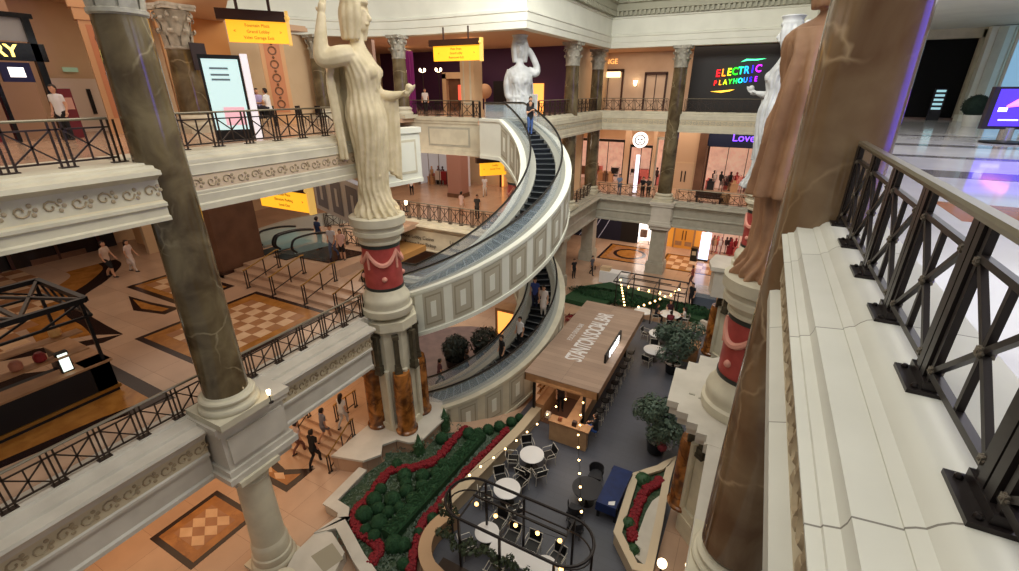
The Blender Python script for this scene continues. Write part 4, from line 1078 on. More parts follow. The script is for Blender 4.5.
# ---------------------------------------------------------------- patio tables and chairs
def round_table(label, x, y, r=.6):
    t = root('patio_table', label, 'table', (x, y, Z1))
    b = MB(); b.lathe([(r-.03,.70),(r,.71),(r,.735),(r-.02,.745),(0,.745)], n=40); b.build('tabletop', TABLET, t)
    b = MB(); b.tube([(0,0,.03),(0,0,.71)], .035, 10); b.build('pedestal', BLACK, t)
    b = MB(); b.lathe([(.28,0),(.28,.02),(.05,.05)], n=24); b.build('base', BLACK, t); return t
def chair_src():
    t = root('wire_chair', 'x', 'chair')
    b = MB(); b.box(-.22,.22,-.2,.22,.44,.465); b.build('seat', BLACK, t)
    b = MB(); b.add([(-.21,-.24,.5),(.21,-.24,.5),(.23,-.31,.82),(-.23,-.31,.82),(-.21,-.225,.5),(.21,-.225,.5),(.23,-.295,.82),(-.23,-.295,.82)], [(0,1,2,3),(7,6,5,4),(0,4,5,1),(1,5,6,2),(2,6,7,3),(3,7,4,0)]); b.build('backrest', BLACK, t)
    b = MB()
    b.tube([(-.24,.24,.45),(.24,.24,.45),(.24,-.22,.45),(-.24,-.22,.45)], .014, 6, closed=True)
    b.tube([(-.23,-.22,.46),(-.25,-.32,.84),(.25,-.32,.84),(.23,-.22,.46)], .014, 6)
    b.tube([(-.24,.2,.47),(-.28,.16,.66),(-.27,-.26,.68)], .012, 6); b.tube([(.24,.2,.47),(.28,.16,.66),(.27,-.26,.68)], .012, 6)
    b.build('frame', WIRE, t)
    for (x, y) in ((-.22,.22),(.22,.22),(-.22,-.2),(.22,-.2)):
        b = MB(); b.tube([(x,y,.45),(x*1.12,y*1.15,0)], .013, 6); b.build('leg', WIRE, t)
    return t
CHS = [None]
def chair(x, y, face, label, group, z=Z1):
    if CHS[0] is None:
        c = chair_src(); CHS[0] = c; c.location = (x, y, z); c.rotation_euler = (0,0,face-PI/2); c['label'] = label; c['group'] = group; return c
    return dup(CHS[0], (x, y, z), face-PI/2, label, group)
def set_around(tx, ty, r, angs, where, group):
    nm = {0:'right',1:'far right',2:'far',3:'far left',4:'left',5:'near left',6:'near',7:'near right'}
    for a in angs:
        k = round(a/45) % 8
        chair(tx + r*cos(R_(a)), ty + r*sin(R_(a)), R_(a)+PI, 'black pale framed chair, ' + nm[k] + ' side of ' + where, group)
round_table('round white table nearest the timber bar counter', -6.24, 13.98, .52)
set_around(-6.24, 13.98, .8, (128, 48, 205, 268, 318), 'white table nearest the bar', 'chairs round the table by the bar')
round_table('round white table in the middle beside the stone wall', -6.33, 11.88, .53)
set_around(-6.33, 11.88, .82, (135, 75, 215, 318), 'middle round white table', 'chairs round the middle table')
round_table('small round white table under the left end of the pergola', -6.05, 9.85, .43)
set_around(-6.05, 9.85, .72, (85, 230), 'round table under the left pergola end', 'chairs round the pergola table')
t = root('long_table', 'long white table under the pergola beams', 'table', (-4.75, 9.55, Z1))
b = MB(); b.box(-.95,.95,-.35,.35,.71,.75); b.build('tabletop', TABLET, t)
for sx in (-.8,.8):
    for sy in (-.27,.27):
        b = MB(); b.box(sx-.03,sx+.03,sy-.03,sy+.03,0,.71); b.build('leg', BLACK, t)
for x, w in ((-5.3,'left'),(-4.5,'right')): chair(x, 10.3, -PI/2, 'black wire chair at the '+w+' of the far side of the long white table', 'chairs at the long table')
for x, w in ((-5.2,'left'),(-4.3,'right')): chair(x, 8.85, PI/2, 'black wire chair at the '+w+' of the near side of the long white table', 'chairs at the long table')
round_table('round white table under the right end of the pergola', -3.72, 9.6, .43)
set_around(-3.72, 9.45, .8, (80, 300), 'round table under the right pergola end', 'chairs round the right pergola table')
round_table('round white table right of the bar stools, nearer one', -3.4, 25.2, .62)
set_around(-3.4, 25.2, .85, (255, 100), 'nearer white table by the far potted tree', 'chairs by the far potted tree')
round_table('round white table right of the bar stools, farther one', -3.55, 27.4, .62)
set_around(-3.55, 27.4, .85, (170, 60), 'farther white table by the far potted tree', 'chairs by the far potted tree')
# busy table at the far end of the patio
round_table('white table with four seated guests below the string lights', -3.4, 30.6, .7)
set_around(-3.4, 30.6, .95, (10, 100, 190, 280), 'crowded table below the string lights', 'chairs at the crowded table')
round_table('white table left of the crowded one below the string lights', -5.2, 30.2, .6)
# dark set by the blue table
t = root('black_round_table', 'round black table on the patio beside the blue covered table', 'table', (-3.55, 13.35, Z1))
b = MB(); b.lathe([(.58,.70),(.6,.72),(.6,.74),(0,.75)], n=36); b.build('tabletop', mat('charcoal_top', (40,40,46), .5), t)
b = MB(); b.tube([(0,0,.03),(0,0,.7)], .05, 10); b.lathe([(.3,0),(.3,.03),(.06,.06)], n=24); b.build('pedestal', BLACK, t)
def dark_chair(x, y, face, label):
    t = root('black_armchair', label, 'chair', (x, y, Z1), face-PI/2); m = mat('charcoal_weave', (34,33,37), .6, c2=(44,43,48), scale=20)
    b = MB(); b.box(-.26,.26,-.24,.26,.38,.46); b.build('seat', m, t)
    b = MB(); b.lathe([(.27,.44),(.31,.8),(.29,.8),(.25,.44)], (0,0,0), 20, 0, PI*.95, PI*2.05); b.build('backrest', m, t)
    for sx in (-.2,.2):
        for sy in (-.2,.2):
            b = MB(); b.tube([(sx,sy,.4),(sx*1.15,sy*1.15,0)], .02, 6); b.build('leg', m, t)
dark_chair(-3.55, 14.5, -PI/2, 'black armchair behind the black round table'); dark_chair(-3.7, 12.4, PI/2, 'black armchair in front of the black round table'); dark_chair(-3.45, 11.8, PI/2, 'second black armchair nearest the pergola')
# blue covered table
t = root('covered_table', 'dark blue covered long table with folded white card', 'table', (-2.6, 13.9, Z1), R_(0))
b = MB(); b.add([(-.44,-1.05,.78),(.30,-1.05,.78),(.42,1.05,.78),(-.36,1.05,.78),(-.46,-1.08,.40),(.32,-1.08,.40),(.44,1.08,.40),(-.38,1.08,.40)], [(0,1,2,3),(0,4,5,1),(1,5,6,2),(2,6,7,3),(3,7,4,0)]); b.build('cover', BLUEC, t)
for sx in (-.35,.3):
    for sy in (-.95,.95): b = MB(); b.box(sx-.05,sx+.05,sy-.05,sy+.05,0,.72); b.build('leg', BLACK, t)
b = MB(); b.add([(.0,-1.0,.79),(.22,-.92,.79),(.2,-.72,.80),(-.02,-.86,.80)], [(0,1,2,3)]); b.build('card', TABLET, t)

# ---------------------------------------------------------------- pergolas
def pergola(label, x0, x1, y0, y1, h, posts, ivy=True, curved=True):
    cx, cy = (x0+x1)/2, (y0+y1)/2; r = (y1-y0)/2
    t = root('metal_pergola', label, 'pergola', (cx, cy, Z1))
    if curved: ring = [(x1-cx-r + r*cos(R_(a)), r*sin(R_(a))) for a in range(-90, 91, 15)] + [(x0-cx+r - r*cos(R_(a)), r*sin(R_(a))) for a in range(90, -91, -15)]
    else: ring = [(x1-cx,-r),(x1-cx,r),(x0-cx,r),(x0-cx,-r)]
    b = MB(); b.tube([(x,y,h) for x, y in ring], .05, 6, closed=True); b.build('top_ring', IRON, t)
    b = MB(); b.tube([(x*.985,y*.75,h-.35) for x, y in ring], .028, 6, closed=True); b.build('lower_ring', IRON, t)
    b = MB(); b.bar((x0-cx+r,.15,h), (x1-cx-r,.15,h), .06)
    b.build('ridge_bar', IRON, t)
    for px in posts:
        for sy in (-1, 1):
            b = MB(); b.bar((px-cx,sy*r,0),(px-cx,sy*r,h), .07); b.build('post', IRON, t)
        b = MB(); b.bar((px-cx,-r,h-.02),(px-cx,r,h-.02), .045); b.build('cross_bar', IRON, t)
    for (e, s) in ((x0-cx, 1), (x1-cx, -1)):
        b = MB(); b.bar((e,0,0),(e,0,h), .06); b.build('post', IRON, t)
    return t
pergola('black metal pergola with rounded ends over the long white table', -7.1, -2.15, 8.42, 10.1, 2.8, (-6.2, -4.75, -3.0))
pergola('black metal pergola at the far end of the patio', -7.4, -2.6, 29.9, 32.0, 2.7, (-6.4, -4.6, -3.2), curved=False)
b = MB(); rnd = random.Random(21)
for i in range(40):
    x = -6.9 + i*.118; foliage(b, (x, 8.36 + rnd.uniform(-.12,.12), -11.5 + rnd.uniform(-.22,.2) - .15*sin(i*.3)), .13, 44, .07, i)
for i in range(12): foliage(b, (-7.15 + rnd.uniform(-.1,.1), 9.0 + rnd.uniform(-.3,.5), -12.3 + i*.13), .12, 30, .07, 100+i)
for i in range(8): foliage(b, (-3.0 + i*.1, 8.45, -11.9 + i*.05), .16, 40, .07, 200+i)
tag(b.build('ivy_vine', IVY), 'grey green vine climbing along the near side of the pergola', 'vine', kind='stuff')
b = MB(); b.sweep([(-.2,Z1),(-.2,-12.75),(.2,-12.75),(.2,Z1)], [(-6.9,8.2),(-2.4,8.2)]); tag(b.build('planter_box', [IRON2]), 'long dark planter box holding the vine under the pergola', 'planter')
# string lights: wire plus single bulbs
def string(label, pts, m=BULB, r=.042, wire=True, sag=None):
    t = root('string_lights', label, 'string lights', pts[0]); o = Vector(pts[0])
    if wire:
        b = MB(); b.tube([tuple(Vector(p) - o + Vector((0,0,r+.02))) for p in pts], .008, 4); b.build('wire', BLACK, t)
    s0 = None
    for p in pts:
        if s0 is None: b = MB(); b.ball((0,0,0), r, 8, 6); s0 = b.build('bulb', m, t); s0.location = Vector(p) - o
        else: c = s0.copy(); COL.objects.link(c); c.parent = t; c.location = Vector(p) - o
    return t
string('string of warm bulbs hung along the stone patio wall', [(-7.05,10.39,-11),(-6.91,10.93,-11),(-6.71,11.53,-11),(-6.54,12.14,-11),(-6.37,12.74,-11),(-6.21,13.38,-11),(-6.05,14.0,-11),(-5.9,14.7,-10.95),(-5.75,15.3,-10.9),(-5.55,15.9,-10.85)])
string('string of warm bulbs from bar roof toward the black table', [(-4.75,15.9,-10.75),(-4.6,15.2,-10.85),(-4.45,14.7,-10.95),(-4.33,14.17,-11),(-4.09,13.51,-11),(-3.84,12.89,-11),(-3.6,12.29,-11),(-3.37,11.72,-11),(-3.18,11.17,-10.95),(-2.96,10.64,-10.85)])
string('row of large amber bulbs along the pergola', [(-6.13,9.37,-10.9),(-5.37,9.3,-10.95),(-4.66,9.31,-10.98),(-3.92,9.35,-10.95),(-3.2,9.39,-10.9),(-2.83,8.56,-10.9)], BULBA, .07)
# ---------------------------------------------------------------- timber roofed bar on the patio
KX0, KX1, KY0, KY1, KZ = -7.8, -4.25, 16.4, 25.3, -10.4
t = root('bar_kiosk', 'timber roofed bar pavilion with white roof lettering on the grey patio', 'bar', ((KX0+KX1)/2, (KY0+KY1)/2, Z1))
ox, oy = (KX0+KX1)/2, (KY0+KY1)/2; w, l = (KX1-KX0)/2, (KY1-KY0)/2; hz = KZ - Z1
b = MB(); b.box(-w,w,-l,l,hz-.03,hz); rf = b.build('roof', WOOD, t)
b = MB(); b.box(-w,w,-l,-l+.06,hz-.42,hz-.03); b.box(-w,w,l-.06,l,hz-.42,hz-.03); b.box(-w,-w+.06,-l,l,hz-.42,hz-.03); b.box(w-.06,w,-l,l,hz-.42,hz-.03); b.box(-w+.06,w-.06,-l+.06,l-.06,hz-.2,hz-.03); b.build('fascia_board', WOODE, t)
RL = mat('white_roof_lettering', (222,216,212), .6)
text('roof_lettering', 'STANTON SOCIAL BAR', 1.05, RL, rf, (-.1, .35, hz+.006), (0,0,PI/2), .003, bold=True, space=.83).scale = (.60, 1.15, 1)
text('small_roof_lettering', 'FOOD DRINK BAR', .40, RL, rf, (-.98, .3, hz+.006), (0,0,PI/2), .003).scale = (.62, 1, 1)
sg = MB(); sg.box(w-.5,w-.4,-2.05,.75,hz+.0,hz+.46); s_ = sg.build('sign_board', BLACK, t)
text('sign_letters', 'PRIME', .62, mat('lit_white_letters', (255,255,255), .4, emit=2.5), s_, (w-.39, -.65, hz+.22), (PI/2,0,PI/2), .02, bold=True).scale = (1.05,.85,1)
for (x, y) in ((-w+.3,-l+.5),(w-.75,-l+.5),(-w+.3,l-.5),(w-.75,l-.5)):
    b = MB(); b.box(x-.06,x+.06,y-.06,y+.06,0,hz-.2); b.build('post', BLACK, t)
# counters: short front one and long side one
BARW = mat('bar_front_panel', (196,158,118), .5, c2=(180,142,104), scale=2)
b = MB(); b.box(-.25,w-.25,-l-.45,-l-.15,0,1.08); b.box(w-1.2,w-.9,-l-.15,l-.3,0,1.08); b.build('bar_front', BARW, t)
b = MB(); b.box(-.3,w-.15,-l-.52,-l-.02,1.08,1.14); b.box(w-1.35,w-.75,-l-.02,l-.2,1.08,1.14); b.build('bar_top', WOODE, t)
b = MB(); b.box(-w+.2,-w+.75,-l+.6,l-.4,0,.95); b.box(-w+.2,-w+.3,-l+.6,l-.4,.95,hz-.2,1); b.build('back_counter', [WOODE, mat('lit_back_wall', (214,168,128), .6, emit=.25)], t)
for z in (1.35,1.75,2.15): b = MB(); b.box(-w+.3,-w+.55,-l+.8,l-.6,z,z+.03); b.build('shelf', WOODE, t)
b = MB(); b.box(-.9,.1,-1.5,2.6,0,2.2); b.build('wood_core', WOODE, t)
b = MB(); b.box(-w+.6,w-.9,-l+.5,l-.5,.0,.02); b.build('floor_mat', mat('kiosk_floor', (96,66,50), .5), t)
bs = None; rnd = random.Random(2)
for z in (1.38,1.78):
    for i in range(22):
        y = -l + .95 + i*.17
        if bs is None:
            b = MB(); b.lathe([(.035,0),(.035,.17),(.014,.22),(.014,.28)], n=8); bs = b.build('bottle', mat('amber_glass', (120,70,24), .15)); o = bs
        else: o = bs.copy(); COL.objects.link(o)
        o.location = (ox - w + .42, oy + y, Z1 + z)
        tag(o, 'small amber bottle standing on the bar back shelves', 'bottle', 'bottles on the bar shelves')
for (x, y, s, c, nm) in ((-.4,-l-.3,.22,(210,190,170),'pale'),(.2,-l-.28,.16,(150,90,60),'brown'),(.9,-l-.3,.2,(60,40,34),'dark')):
    b = MB(); b.box(-s/2,s/2,-s/2,s/2,0,s); b.box(-s*.4,s*.4,-s*.4,s*.4,s,s*1.15)
    o = b.build('counter_box', mat(nm+'_counter_box', c, .5)); o.location = (ox+x, oy+y, Z1+1.14); tag(o, 'small '+nm+' box on the short end of the bar counter', 'box')
# stools along the long side
st = None
for i in range(9):
    x, y = KX1 - .3, KY0 + .9 + i*.86
    lab = 'dark bar stool with pale legs at the long side of the timber bar'
    if st is None:
        t2 = root('bar_stool', lab, 'stool', (x, y, Z1), 0, 'bar stools along the timber bar'); st = t2
        b = MB(); b.lathe([(0,.72),(.19,.72),(.21,.75),(.19,.79),(0,.8)], n=20); b.build('seat', BLACK, t2)
        b = MB(); b.add([(.17,-.17,.86),(.17,.17,.86),(.22,.17,1.08),(.22,-.17,1.08),(.19,-.17,.86),(.19,.17,.86),(.24,.17,1.08),(.24,-.17,1.08)], [(0,1,2,3),(7,6,5,4),(0,4,5,1),(1,5,6,2),(2,6,7,3),(3,7,4,0)]); b.bar((.14,0,.75),(.2,0,.95),.05); b.build('backrest', BLACK, t2)
        for a in range(4): b = MB(); q = PI/4 + a*PI/2; b.tube([(.15*cos(q),.15*sin(q),.73),(.24*cos(q),.24*sin(q),0)], .014, 6); b.build('leg', WIRE, t2)
        b = MB(); b.tube([(.2*cos(R_(k*30)),.2*sin(R_(k*30)),.28) for k in range(12)], .012, 6, closed=True); b.build('foot_ring', WIRE, t2)
    else: dup(st, (x, y, Z1), 0, lab)
# ---------------------------------------------------------------- black iron kiosk on the middle level
t = root('vendor_kiosk', 'black framed vending kiosk with open roof trusses on the middle floor', 'kiosk', (-17.5, 2.8, Z2), R_(0))
KB = mat('kiosk_black', (30,28,30), .35, .3)
def K(b, p, q, w_=.09): b.bar(tuple(Vector(p)), tuple(Vector(q)), w_)
x0, x1, y0, y1 = -2.0, 1.1, -3.5, 2.2
b = MB()
b.box(x0,x1,y0,y1,0,.12); b.box(x1-.5,x1,y0,y1,.12,1.05); b.box(x0,x1,y1-.5,y1,.12,1.05); b.build('counter_body', KB, t)
b = MB(); b.box(x1-.62,x1+.06,y0,y1+.06,1.05,1.11); b.box(x0,x1,y1-.6,y1+.06,1.05,1.11); b.build('counter_top', WOODE, t)
b = MB(); b.box(x1-.02,x1+.05,y0,y1+.05,.12,.22); b.build('brass_foot_rail', GOLD, t)
for (x, y) in ((x1-.1,y1-.1),(x0+.1,y1-.1),(x1-.1,y0+1.0),(x0+.1,y0+1.0)):
    b = MB(); b.bar((x,y,1.05),(x,y,3.1),.08); b.build('post', KB, t)
b = MB(); RZ = 3.1
for (p, q) in (((x0,y0),(x1,y0)),((x1,y0),(x1,y1)),((x1,y1),(x0,y1)),((x0,y1),(x0,y0))):
    K(b, (*p,RZ), (*q,RZ), .14); K(b, (*p,RZ-.5), (*q,RZ-.5), .07)
    d = Vector(q) - Vector(p)
    for i in range(5):
        a = Vector(p) + d*i/5; c = Vector(p) + d*(i+1)/5
        K(b, (a.x,a.y,RZ-.5), (c.x,c.y,RZ), .05)
b.build('roof_frame', KB, t)
b = MB()
for i in range(4):
    ya = y0 + (y1-y0)*i/4; yb = y0 + (y1-y0)*(i+1)/4
    K(b,(x0,ya,RZ),(x1,yb,RZ),.08); K(b,(x1,ya,RZ),(x0,yb,RZ),.08); K(b,(x0,yb,RZ),(x1,yb,RZ),.1)
b.build('roof_truss', mat('kiosk_truss', (70,64,60), .4, .3), t)
for z in (1.6, 2.15):
    b = MB(); b.box(x1-.45,x1-.08,y1-2.4,y1-.3,z,z+.04); b.build('shelf', WOODE, t)
b = MB(); b.box(x0+.2,x1-.6,y0+.2,y1-.7,.12,.16); b.build('kiosk_floor', BLACK, t)
b = MB(); b.box(-.25,-.1,.62,.9,1.11,1.75); b.box(-.105,-.08,.65,.87,1.16,1.7,1); b.xf(Matrix.Translation((1.0,.55,0)))
o = b.build('menu_screen', [BLACK, mat('green_white_screen', (226,240,226), .3, emit=1.6)]); o.location = (-17.5, 2.8, Z2); tag(o, 'small bright menu screen standing on the black kiosk counter', 'screen')
for (x,y,z,c,nm) in ((.75,.4,1.64,(190,120,90),'terracotta'),(.75,.9,1.64,(150,40,40),'red'),(.75,1.4,2.19,(226,170,100),'amber'),(.8,-.6,1.11,(160,60,50),'dark red')):
    b = MB(); b.lathe([(.1,0),(.14,.05),(.14,.2),(.08,.28)], n=14); o = b.build('jar', mat(nm.replace(' ','_')+'_jar', c, .4)); o.location = (-17.5+x, 2.8+y, Z2+z); tag(o, nm+' jar standing in the black kiosk', 'jar')
# ---------------------------------------------------------------- people
SKINS = {'a': (206,156,124), 'b': (150,100,72), 'c': (226,182,152)}
def person(label, x, y, z, face, pose='stand', top=(200,200,200), legs=(40,40,48), hair=(40,28,22), skin='a', shorts=False, long_hair=False, h=1.72, dress=False):
    """one continuous remeshed body, coloured by nearest limb; local +x is the way the person faces"""
    S = []                                     # (points, radii, material index)
    def L(p, r, m): S.append(([Vector(q) for q in p], r, m))
    SK, TP, LG, HR, SH = 0, 1, 2, 3, 4
    if pose == 'sit':
        hip = .50; K = [(.42,.50),(.44,.05)]
        for s in (-1, 1): 
            L([(0,s*.09,hip),(.22,s*.11,.53),(.42,s*.11,.50)], [.105,.09,.07], LG); L([(.42,s*.11,.50),(.44,s*.11,.28),(.40,s*.11,.08)], [.068,.058,.04], SK if shorts else LG); L([(.38,s*.11,.045),(.52,s*.12,.04)], [.045,.035], SH)
    elif pose == 'walk' or pose == 'climb':
        hip = .90; up = .16 if pose == 'climb' else 0
        for s, f in ((-1, 1), (1, -1)):
            kx = .16*f if f > 0 else .02; fx = .24*f
            kz = .49 + (up if f > 0 else 0)
            L([(0,s*.09,hip),(kx*.6,s*.095,.70+up*.3*(f>0)),(kx+.04,s*.095,kz)], [.11,.09,.065], LG); L([(kx+.04,s*.095,kz),(fx*.75,s*.095,.28+up*(f>0)),(fx,s*.095,.08+up*(f>0))], [.065,.06,.042], SK if shorts else LG)
            L([(fx-.05,s*.095,.045+up*(f>0)),(fx+.13,s*.10,.035+up*(f>0))], [.045,.035], SH)
    else:
        hip = .90
        for s in (-1, 1):
            L([(0,s*.085,hip),(.02,s*.095,.70),(.02,s*.10,.49)], [.11,.09,.065], LG); L([(.02,s*.10,.49),(-.01,s*.10,.28),(0,s*.10,.08)], [.065,.06,.042], SK if shorts else LG); L([(-.04,s*.10,.045),(.14,s*.12,.035)], [.045,.035], SH)
    lean = .16 if pose == 'lean' else (.05 if pose in ('walk','climb','sit') else 0)
    c = [(0,0,hip-.02),(lean*.3,0,hip+.18),(lean*.75,0,hip+.38),(lean,0,hip+.54)]
    for s in (-1, 1): L([(q[0], q[1]+s*k, q[2]) for q, k in zip(c, (.06,.05,.075,.10))], [.115,.105,.11,.07], TP)
    L(c, [.12,.11,.115,.09], TP)
    if dress: L([(0,0,hip),(0,0,hip-.32)], [.15,.19], TP)
    nx = lean + .01; nz = hip + .60
    L([(nx,0,nz-.04),(nx+.015,0,nz+.06)], [.052,.048], SK)
    hz = nz + .165
    L([(nx+.02,0,hz-.03),(nx+.025,0,hz+.04)], [.088,.092], SK); L([(nx+.055,0,hz-.085),(nx+.06,0,hz-.06)], [.05,.055], SK)
    L([(nx+.11,0,hz+.01),(nx+.128,0,hz-.025)], [.012,.017], SK)               # nose
    for s in (-1, 1): L([(nx+.02,s*.092,hz+.01),(nx+.02,s*.097,hz-.025)], [.016,.014], SK)     # ears
    L([(nx+.045,0,hz+.072),(nx-.005,0,hz+.055),(nx-.03,0,hz+.0)], [.07,.103,.098], HR)
    if long_hair: L([(nx-.06,0,hz),(nx-.09,0,hz-.16),(nx-.09,0,hz-.30)], [.085,.085,.06], HR)
    sz = hip + .535
    hands = []
    for s in (-1, 1):
        if pose == 'lean' or pose == 'sit': A = [(lean,s*.18,sz),(lean+.08,s*.23,sz-.26),(lean+.30,s*.15,sz-.30)]
        elif pose == 'walk' or pose == 'climb': A = [(lean,s*.18,sz),(lean - .06*s*(-1),s*.23,sz-.27),(lean+.08+.10*s,s*.22,sz-.46)]
        elif pose == 'phone': A = [(0,s*.18,sz),(.05,s*.22,sz-.27),(.24,s*.08,sz-.14)]
        else: A = [(0,s*.18,sz),(-.02,s*.235,sz-.28),(.05,s*.235,sz-.52)]
        A = [Vector(q) for q in A]
        m = A[0].lerp(A[1], .55)
        L([A[0], m], [.062,.05], TP); L([m, A[1], A[2]], [.045,.042,.03], SK if s == 1 or shorts else SK)
        hands.append((A[1], A[2], s))
    k = h / 1.72
    b = MB()
    for pts, r, m in S:
        q = spline([tuple(p)+(rr,) for p, rr in zip(pts, r)], 3)
        b.tube([p[:3] for p in q], [p[3] for p in q], 10)
        b.ball(q[0][:3], q[0][3], 10, 8); b.ball(q[-1][:3], q[-1][3], 10, 8)
    me = fuse(b, 'person', .022, 2)
    mats = [mat('skin_'+skin, SKINS[skin], .55), mat('cloth_%d_%d_%d' % top, top, .8), mat('cloth_%d_%d_%d' % legs, legs, .8), mat('hair_%d_%d_%d' % hair, hair, .6), mat('shoe_dark', (44,40,40), .5), mat('eye_dark', (26,20,18), .3), mat('lip', (168,92,84), .5)]
    # nearest limb decides the colour
    segs = [(pts[i], pts[i+1], r[i], r[i+1], m) for pts, r, m in S for i in range(len(pts)-1)]
    idx = []
    for p in me.polygons:
        cpt = p.center; best = 9; bm_ = 0
        for a, c_, ra, rb, m in segs:
            ab = c_ - a; u = max(0, min(1, (cpt-a).dot(ab)/max(1e-9, ab.length_squared)))
            d = (cpt - a - ab*u).length - (ra + (rb-ra)*u)
            if d < best: best = d; bm_ = m
        idx.append(bm_)
    vs = [tuple(v.co) for v in me.vertices]; fs = [tuple(p.vertices) for p in me.polygons]
    bb = MB(); bb.v = vs; bb.f = fs; bb.m = idx
    for el, wr, s in hands:
        d = (wr - el).normalized(); sd = Vector((0, s, 0)); pn = Vector((1,0,0)) if abs(d.x) < .7 else Vector((0,0,-1))
        sd2 = d.cross(pn)
        hand(bb, wr - d*.01, d, sd2*s, pn, .95, .6, 0)
    for s in (-1, 1): bb.ball((nx+.108, s*.034, hz+.022), .012, 6, 4, 5)
    bb.ball((nx+.112, 0, hz-.065), .018, 8, 4, 6, sx=.5, sz=.4)
    bb.v = [(p[0]*k, p[1]*k, p[2]*k) for p in bb.v]
    o = bb.build('person', mats, None, True, 180); o.location = (x, y, z); o.rotation_euler = (0,0,face)
    return tag(o, label, 'person')
W_ = (226,224,222); BK = (26,26,30); BL = (70,96,150)
person('person in white shirt and black trousers by the black shop on the upper left', -21.9, 7.95, 0, R_(-60), 'stand', W_, BK, h=1.75)
person('person in lilac top seated behind the upper left railing', -22.7, 16.15, .35, R_(-20), 'sit', (176,160,200), (60,60,80), long_hair=True)
person('person in white shirt seated behind the upper left railing', -21.6, 15.9, .35, R_(-160), 'sit', W_, (50,50,60))
person('person in white top standing on the upper floor by the purple curtain', -23.6, 31.0, 0, R_(-60), 'stand', W_, BK)
person('person in pale shirt and dark shorts walking on the middle floor', -27.7, 9.77, Z2, R_(30), 'walk', (206,180,160), BK, shorts=True, h=1.8)
person('person in white dress walking beside the person in dark shorts', -27.6, 10.7, Z2, R_(30), 'walk', (222,200,188), (214,200,190), dress=True, long_hair=True, h=1.62)
person('person in dark blue shirt riding the far left escalator', -21.3, 17.3, Z2+.35, R_(90), 'stand', (40,56,90), (50,50,60))
person('person in white shirt walking near the escalator landing', -19.0, 16.2, Z2+.45, R_(-70), 'walk', (200,204,214), (90,100,130), h=1.72)
person('person in pink top and black skirt beside the escalator landing', -18.3, 16.15, Z2+.45, R_(-70), 'stand', (232,190,180), BK, shorts=True, long_hair=True, h=1.6)
person('person in black holding the stair rail on the bottom floor', -14.6, 9.75, Z1, R_(100), 'walk', BK, BK, h=1.8)
person('person in grey shirt and shorts on the bottom steps', -15.0, 10.7, Z1+.4, R_(80), 'climb', (120,122,136), (120,120,130), shorts=True)
person('person in white shirt and white trousers at the top of the bottom steps', -14.6, 11.5, Z1+.8, R_(100), 'walk', W_, (214,208,202), long_hair=True, h=1.7)
person('person in pale top near the left bottom stair rail', -15.8, 9.9, Z1, R_(80), 'walk', (196,176,170), (130,90,80), h=1.68)
# riders on the curved escalators
def rider(label, t, dr, z0, z1, turn, **kw):
    p = hpt(t, HR + dr, 0, z0, z1); a = P0 + (P1-P0)*t + PI/2
    zz = hpt((int(t*34)+.5)/34, HR, 0, z0, z1)[2]
    return person(label, p[0], p[1], zz, a + turn, **kw)
rider('person in black top and blue jeans near the top of the upper escalator', .885, -.95, Z2, Z3, PI, top=BK, legs=BL, pose='phone')
rider('person in black standing behind the one in blue jeans on the upper escalator', .93, -.5, Z2, Z3, PI, top=BK, legs=BK)
rider('person in blue shirt on the lower escalator', .60, -1.1, Z1, Z2, PI, top=(60,80,150), legs=(40,44,70))
rider('person in pale dress on the lower escalator', .57, -.5, Z1, Z2, PI, top=(220,206,196), legs=(200,190,180), dress=True, long_hair=True)
rider('person in white shirt lower down the lower escalator', .42, -.7, Z1, Z2, PI, top=W_, legs=BK)
rider('person in dark clothes halfway down the lower escalator', .33, -.6, Z1, Z2, PI, top=BK, legs=BK)
# people under and behind the escalators, at the back and on the patio
person('person with pale bag walking beneath the upper escalator', -13.2, 17.0, Z1, R_(60), 'walk', (90,60,70), BK, h=1.7)
person('person in dark clothes waiting beneath the upper escalator', -12.3, 18.4, Z1, R_(60), 'stand', BK, BK, h=1.8)
person('person in brown top standing beneath the upper escalator', -11.4, 18.9, Z1, R_(-60), 'stand', (120,84,70), (70,50,44))
person('person in pale blue shirt at the middle back railing', -10.5, 41.4, Z2, R_(-90), 'lean', (120,140,170), (130,140,160), h=1.75)
person('person in black leaning on the middle back railing', -7.9, 41.2, Z2, R_(-90), 'lean', (60,54,50), BK)
person('second person in black by the middle back railing', -8.4, 41.2, Z2, R_(-90), 'lean', BK, BK)
person('person in white shirt outside the bright shop on the middle level', -26.9, 32.5, Z2, R_(-60), 'stand', W_, BK)
person('person in pink shirt with back turned on the middle level', -18.9, 28.4, Z2, R_(80), 'stand', (222,190,180), (190,160,140), shorts=True)
person('person in dark clothes next to the one in the pink shirt', -17.3, 28.0, Z2, R_(-80), 'stand', (60,56,54), BK)
person('person in white walking below the small amber sign', -20.9, 35.2, Z2, R_(-70), 'walk', W_, (220,214,206))
person('person in dark clothes at the far garden edge', -12.3, 35.5, Z1, R_(-40), 'stand', BK, BK)
person('person in grey standing left of the far patio pergola', -11.2, 37.0, Z1, R_(-20), 'walk', (90,90,100), BK)
person('person in red brown top walking behind the far pergola', -3.0, 38.5, Z1, R_(170), 'walk', (150,80,70), (90,60,60))
person('person in black standing beside the glass case at the back right', -2.5, 34.2, Z1, R_(-120), 'stand', BK, BK, h=1.85)
for i, (a, c, w) in enumerate(((10,(226,220,216),'white'),(100,(60,30,44),'plum'),(190,(40,40,46),'charcoal'),(280,(120,40,50),'wine red'))):
    person('person in %s top seated at the crowded table below the string lights' % w, -3.4+.95*cos(R_(a)), 30.6+.95*sin(R_(a)), Z1, R_(a)+PI, 'sit', c, BK, long_hair=i % 2 == 0)
